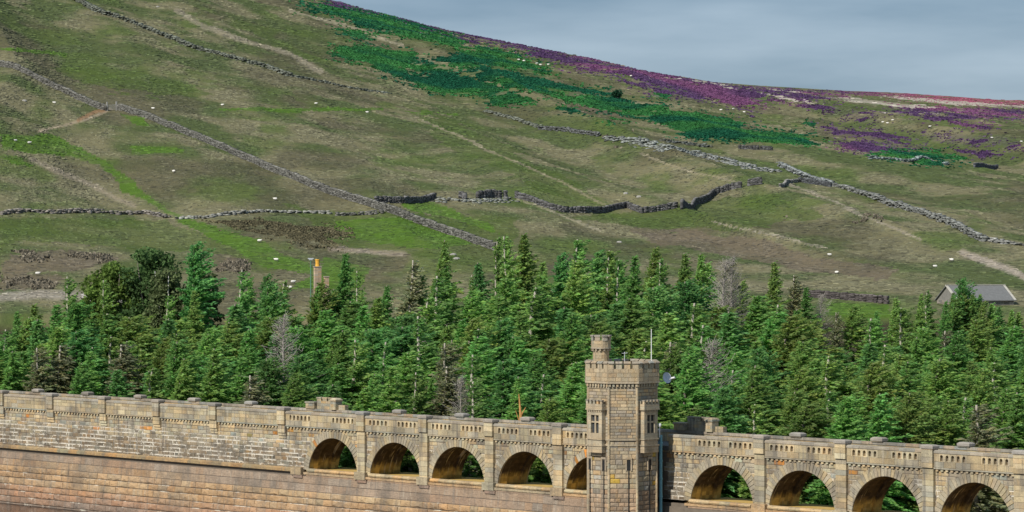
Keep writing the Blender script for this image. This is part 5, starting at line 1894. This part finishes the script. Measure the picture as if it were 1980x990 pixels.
def scatter(name, label, weight, n, hgt, wid, blades, bright, tint, seed, cat_mat=M_TUFT, lean=0.5, laid=False):
    g = np.random.default_rng(seed)
    pr = (weight * SOK).ravel()
    if pr.sum() <= 0: return
    k = g.choice(len(pr), n, p=pr / pr.sum())
    jx = (g.random(n) - .5) * 3.0 / FPX
    Y = SY.ravel()[k] * 1.0
    dY = np.gradient(SY, axis=0).ravel()[k]
    Y = Y + (g.random(n) - .5) * np.clip(np.abs(dY), 0, 12)
    X = (SX.ravel()[k] / SY.ravel()[k] + jx) * Y
    Z = gz(X, Y)
    base = cov.reshape(-1, 3)[k] if tint is None else (tint.reshape(-1, 3)[k] if isinstance(tint, np.ndarray) else np.tile(np.array(tint), (n, 1)))
    base = base * np.clip(g.normal(1.0, bright, (n, 1)), 0.4, 2.2)
    Vs, Cs = [], []
    far = np.clip(Y / 800.0, 0.8, 1.6)
    for b in range(blades):
        a = g.normal(-0.12, 0.35, n) if laid else g.uniform(0, 6.283, n)
        w = g.uniform(*wid, n) * far
        h = g.uniform(*hgt, n) * far
        ca, sa = np.cos(a), np.sin(a)
        l = g.uniform(-lean, lean, (n, 2)) * h[:, None]
        if laid: l[:, 1] = g.uniform(0.3, 1.0, n)
        p0 = np.stack([X - ca * w / 2, Y - sa * w / 2, Z - 0.08], -1)
        p1 = np.stack([X + ca * w / 2, Y + sa * w / 2, Z - 0.08], -1)
        p2 = np.stack([X + ca * w * .35 + l[:, 0], Y + sa * w * .35 + l[:, 1], Z + h], -1)
        p3 = np.stack([X - ca * w * .35 + l[:, 0], Y - sa * w * .35 + l[:, 1], Z + h * 0.8], -1)
        Vs.append(np.stack([p0, p1, p2, p3], 1)); Cs.append(np.repeat(base * g.uniform(0.85, 1.15, (n, 1)), 4, axis=0).reshape(n, 4, 3))
    v = np.concatenate(Vs).reshape(-1, 3); c = np.concatenate(Cs).reshape(-1, 3)
    o = link(name, np_mesh(name, v, np.arange(len(v)).reshape(-1, 4), c, cat_mat), cat_mat)
    tag(o, label, kind="stuff")


near = np.clip(1400.0 / np.maximum(SY, 480), 0.3, 2.0)
patch = 0.25 + 0.75 * sstep(0.42, 0.6, fbm(SX / 6.0, SY / 14.0, 301, 3))
scatter("grass", "rough tussock grass covering the hillside", (1 - mb_) * (1 - mh_) * near * patch, 130000, (0.10, 0.26), (0.6, 2.2), 1, 0.27, None, 11, laid=True)
def feather(m_, k):
    """the mask with stray plants round its edge"""
    o_ = np.zeros(m_.shape)
    for dy in range(-3, 4):
        for dx in range(-5, 6):
            o_ += np.roll(np.roll(m_, dy * 2, 0), dx * 2, 1)
    o_ /= 77.0
    return np.clip((m_ > 0.4) * 1.0 + k * o_ * sstep(0.45, 0.6, fbm(SX / 3.0, SY / 5.0, 311, 3)), 0, 1)


scatter("bracken", "dark green bracken covering the upper slope", feather(mb_, 0.5), 46000, (0.12, 0.40), (0.4, 1.3), 3, 0.24, bc_, 12)
scatter("heather", "purple heather in bloom below the skyline", feather(mh_, 0.45), 34000, (0.10, 0.32), (0.4, 1.2), 2, 0.24, hc_, 13)
scatter("rushes", "dark brown rushes in the damp lower pasture", feather(mr_, 0.7), 4000, (0.15, 0.45), (0.3, 0.9), 2, 0.3, (0.135, 0.12, 0.068), 14)
scrub = np.zeros(GPX.shape)
for P in [[(30, 490), (90, 488), (100, 505), (40, 512)], [(120, 490), (210, 495), (190, 512), (130, 505)], [(0, 535), (110, 540), (95, 556), (0, 556)], [(430, 500), (482, 503), (474, 524), (432, 522)], [(1190, 262), (1205, 262), (1200, 280), (1185, 278)], [(1500, 420), (1530, 412), (1540, 424)], [(1660, 425), (1690, 420), (1700, 432)]]:
    scrub = np.maximum(scrub, in_poly(GPX + (fbm(SX / 5, SY / 9, 401, 3) - .5) * 90, GPY + (fbm(SX / 5, SY / 9, 402, 3) - .5) * 30, P).astype(float))
scatter("scrub_vegetation", "grey-brown scrub on the rough lower pasture", scrub * patch ** 2, 1500, (0.2, 0.7), (0.3, 0.9), 2, 0.3, (0.19, 0.165, 0.12), 15)
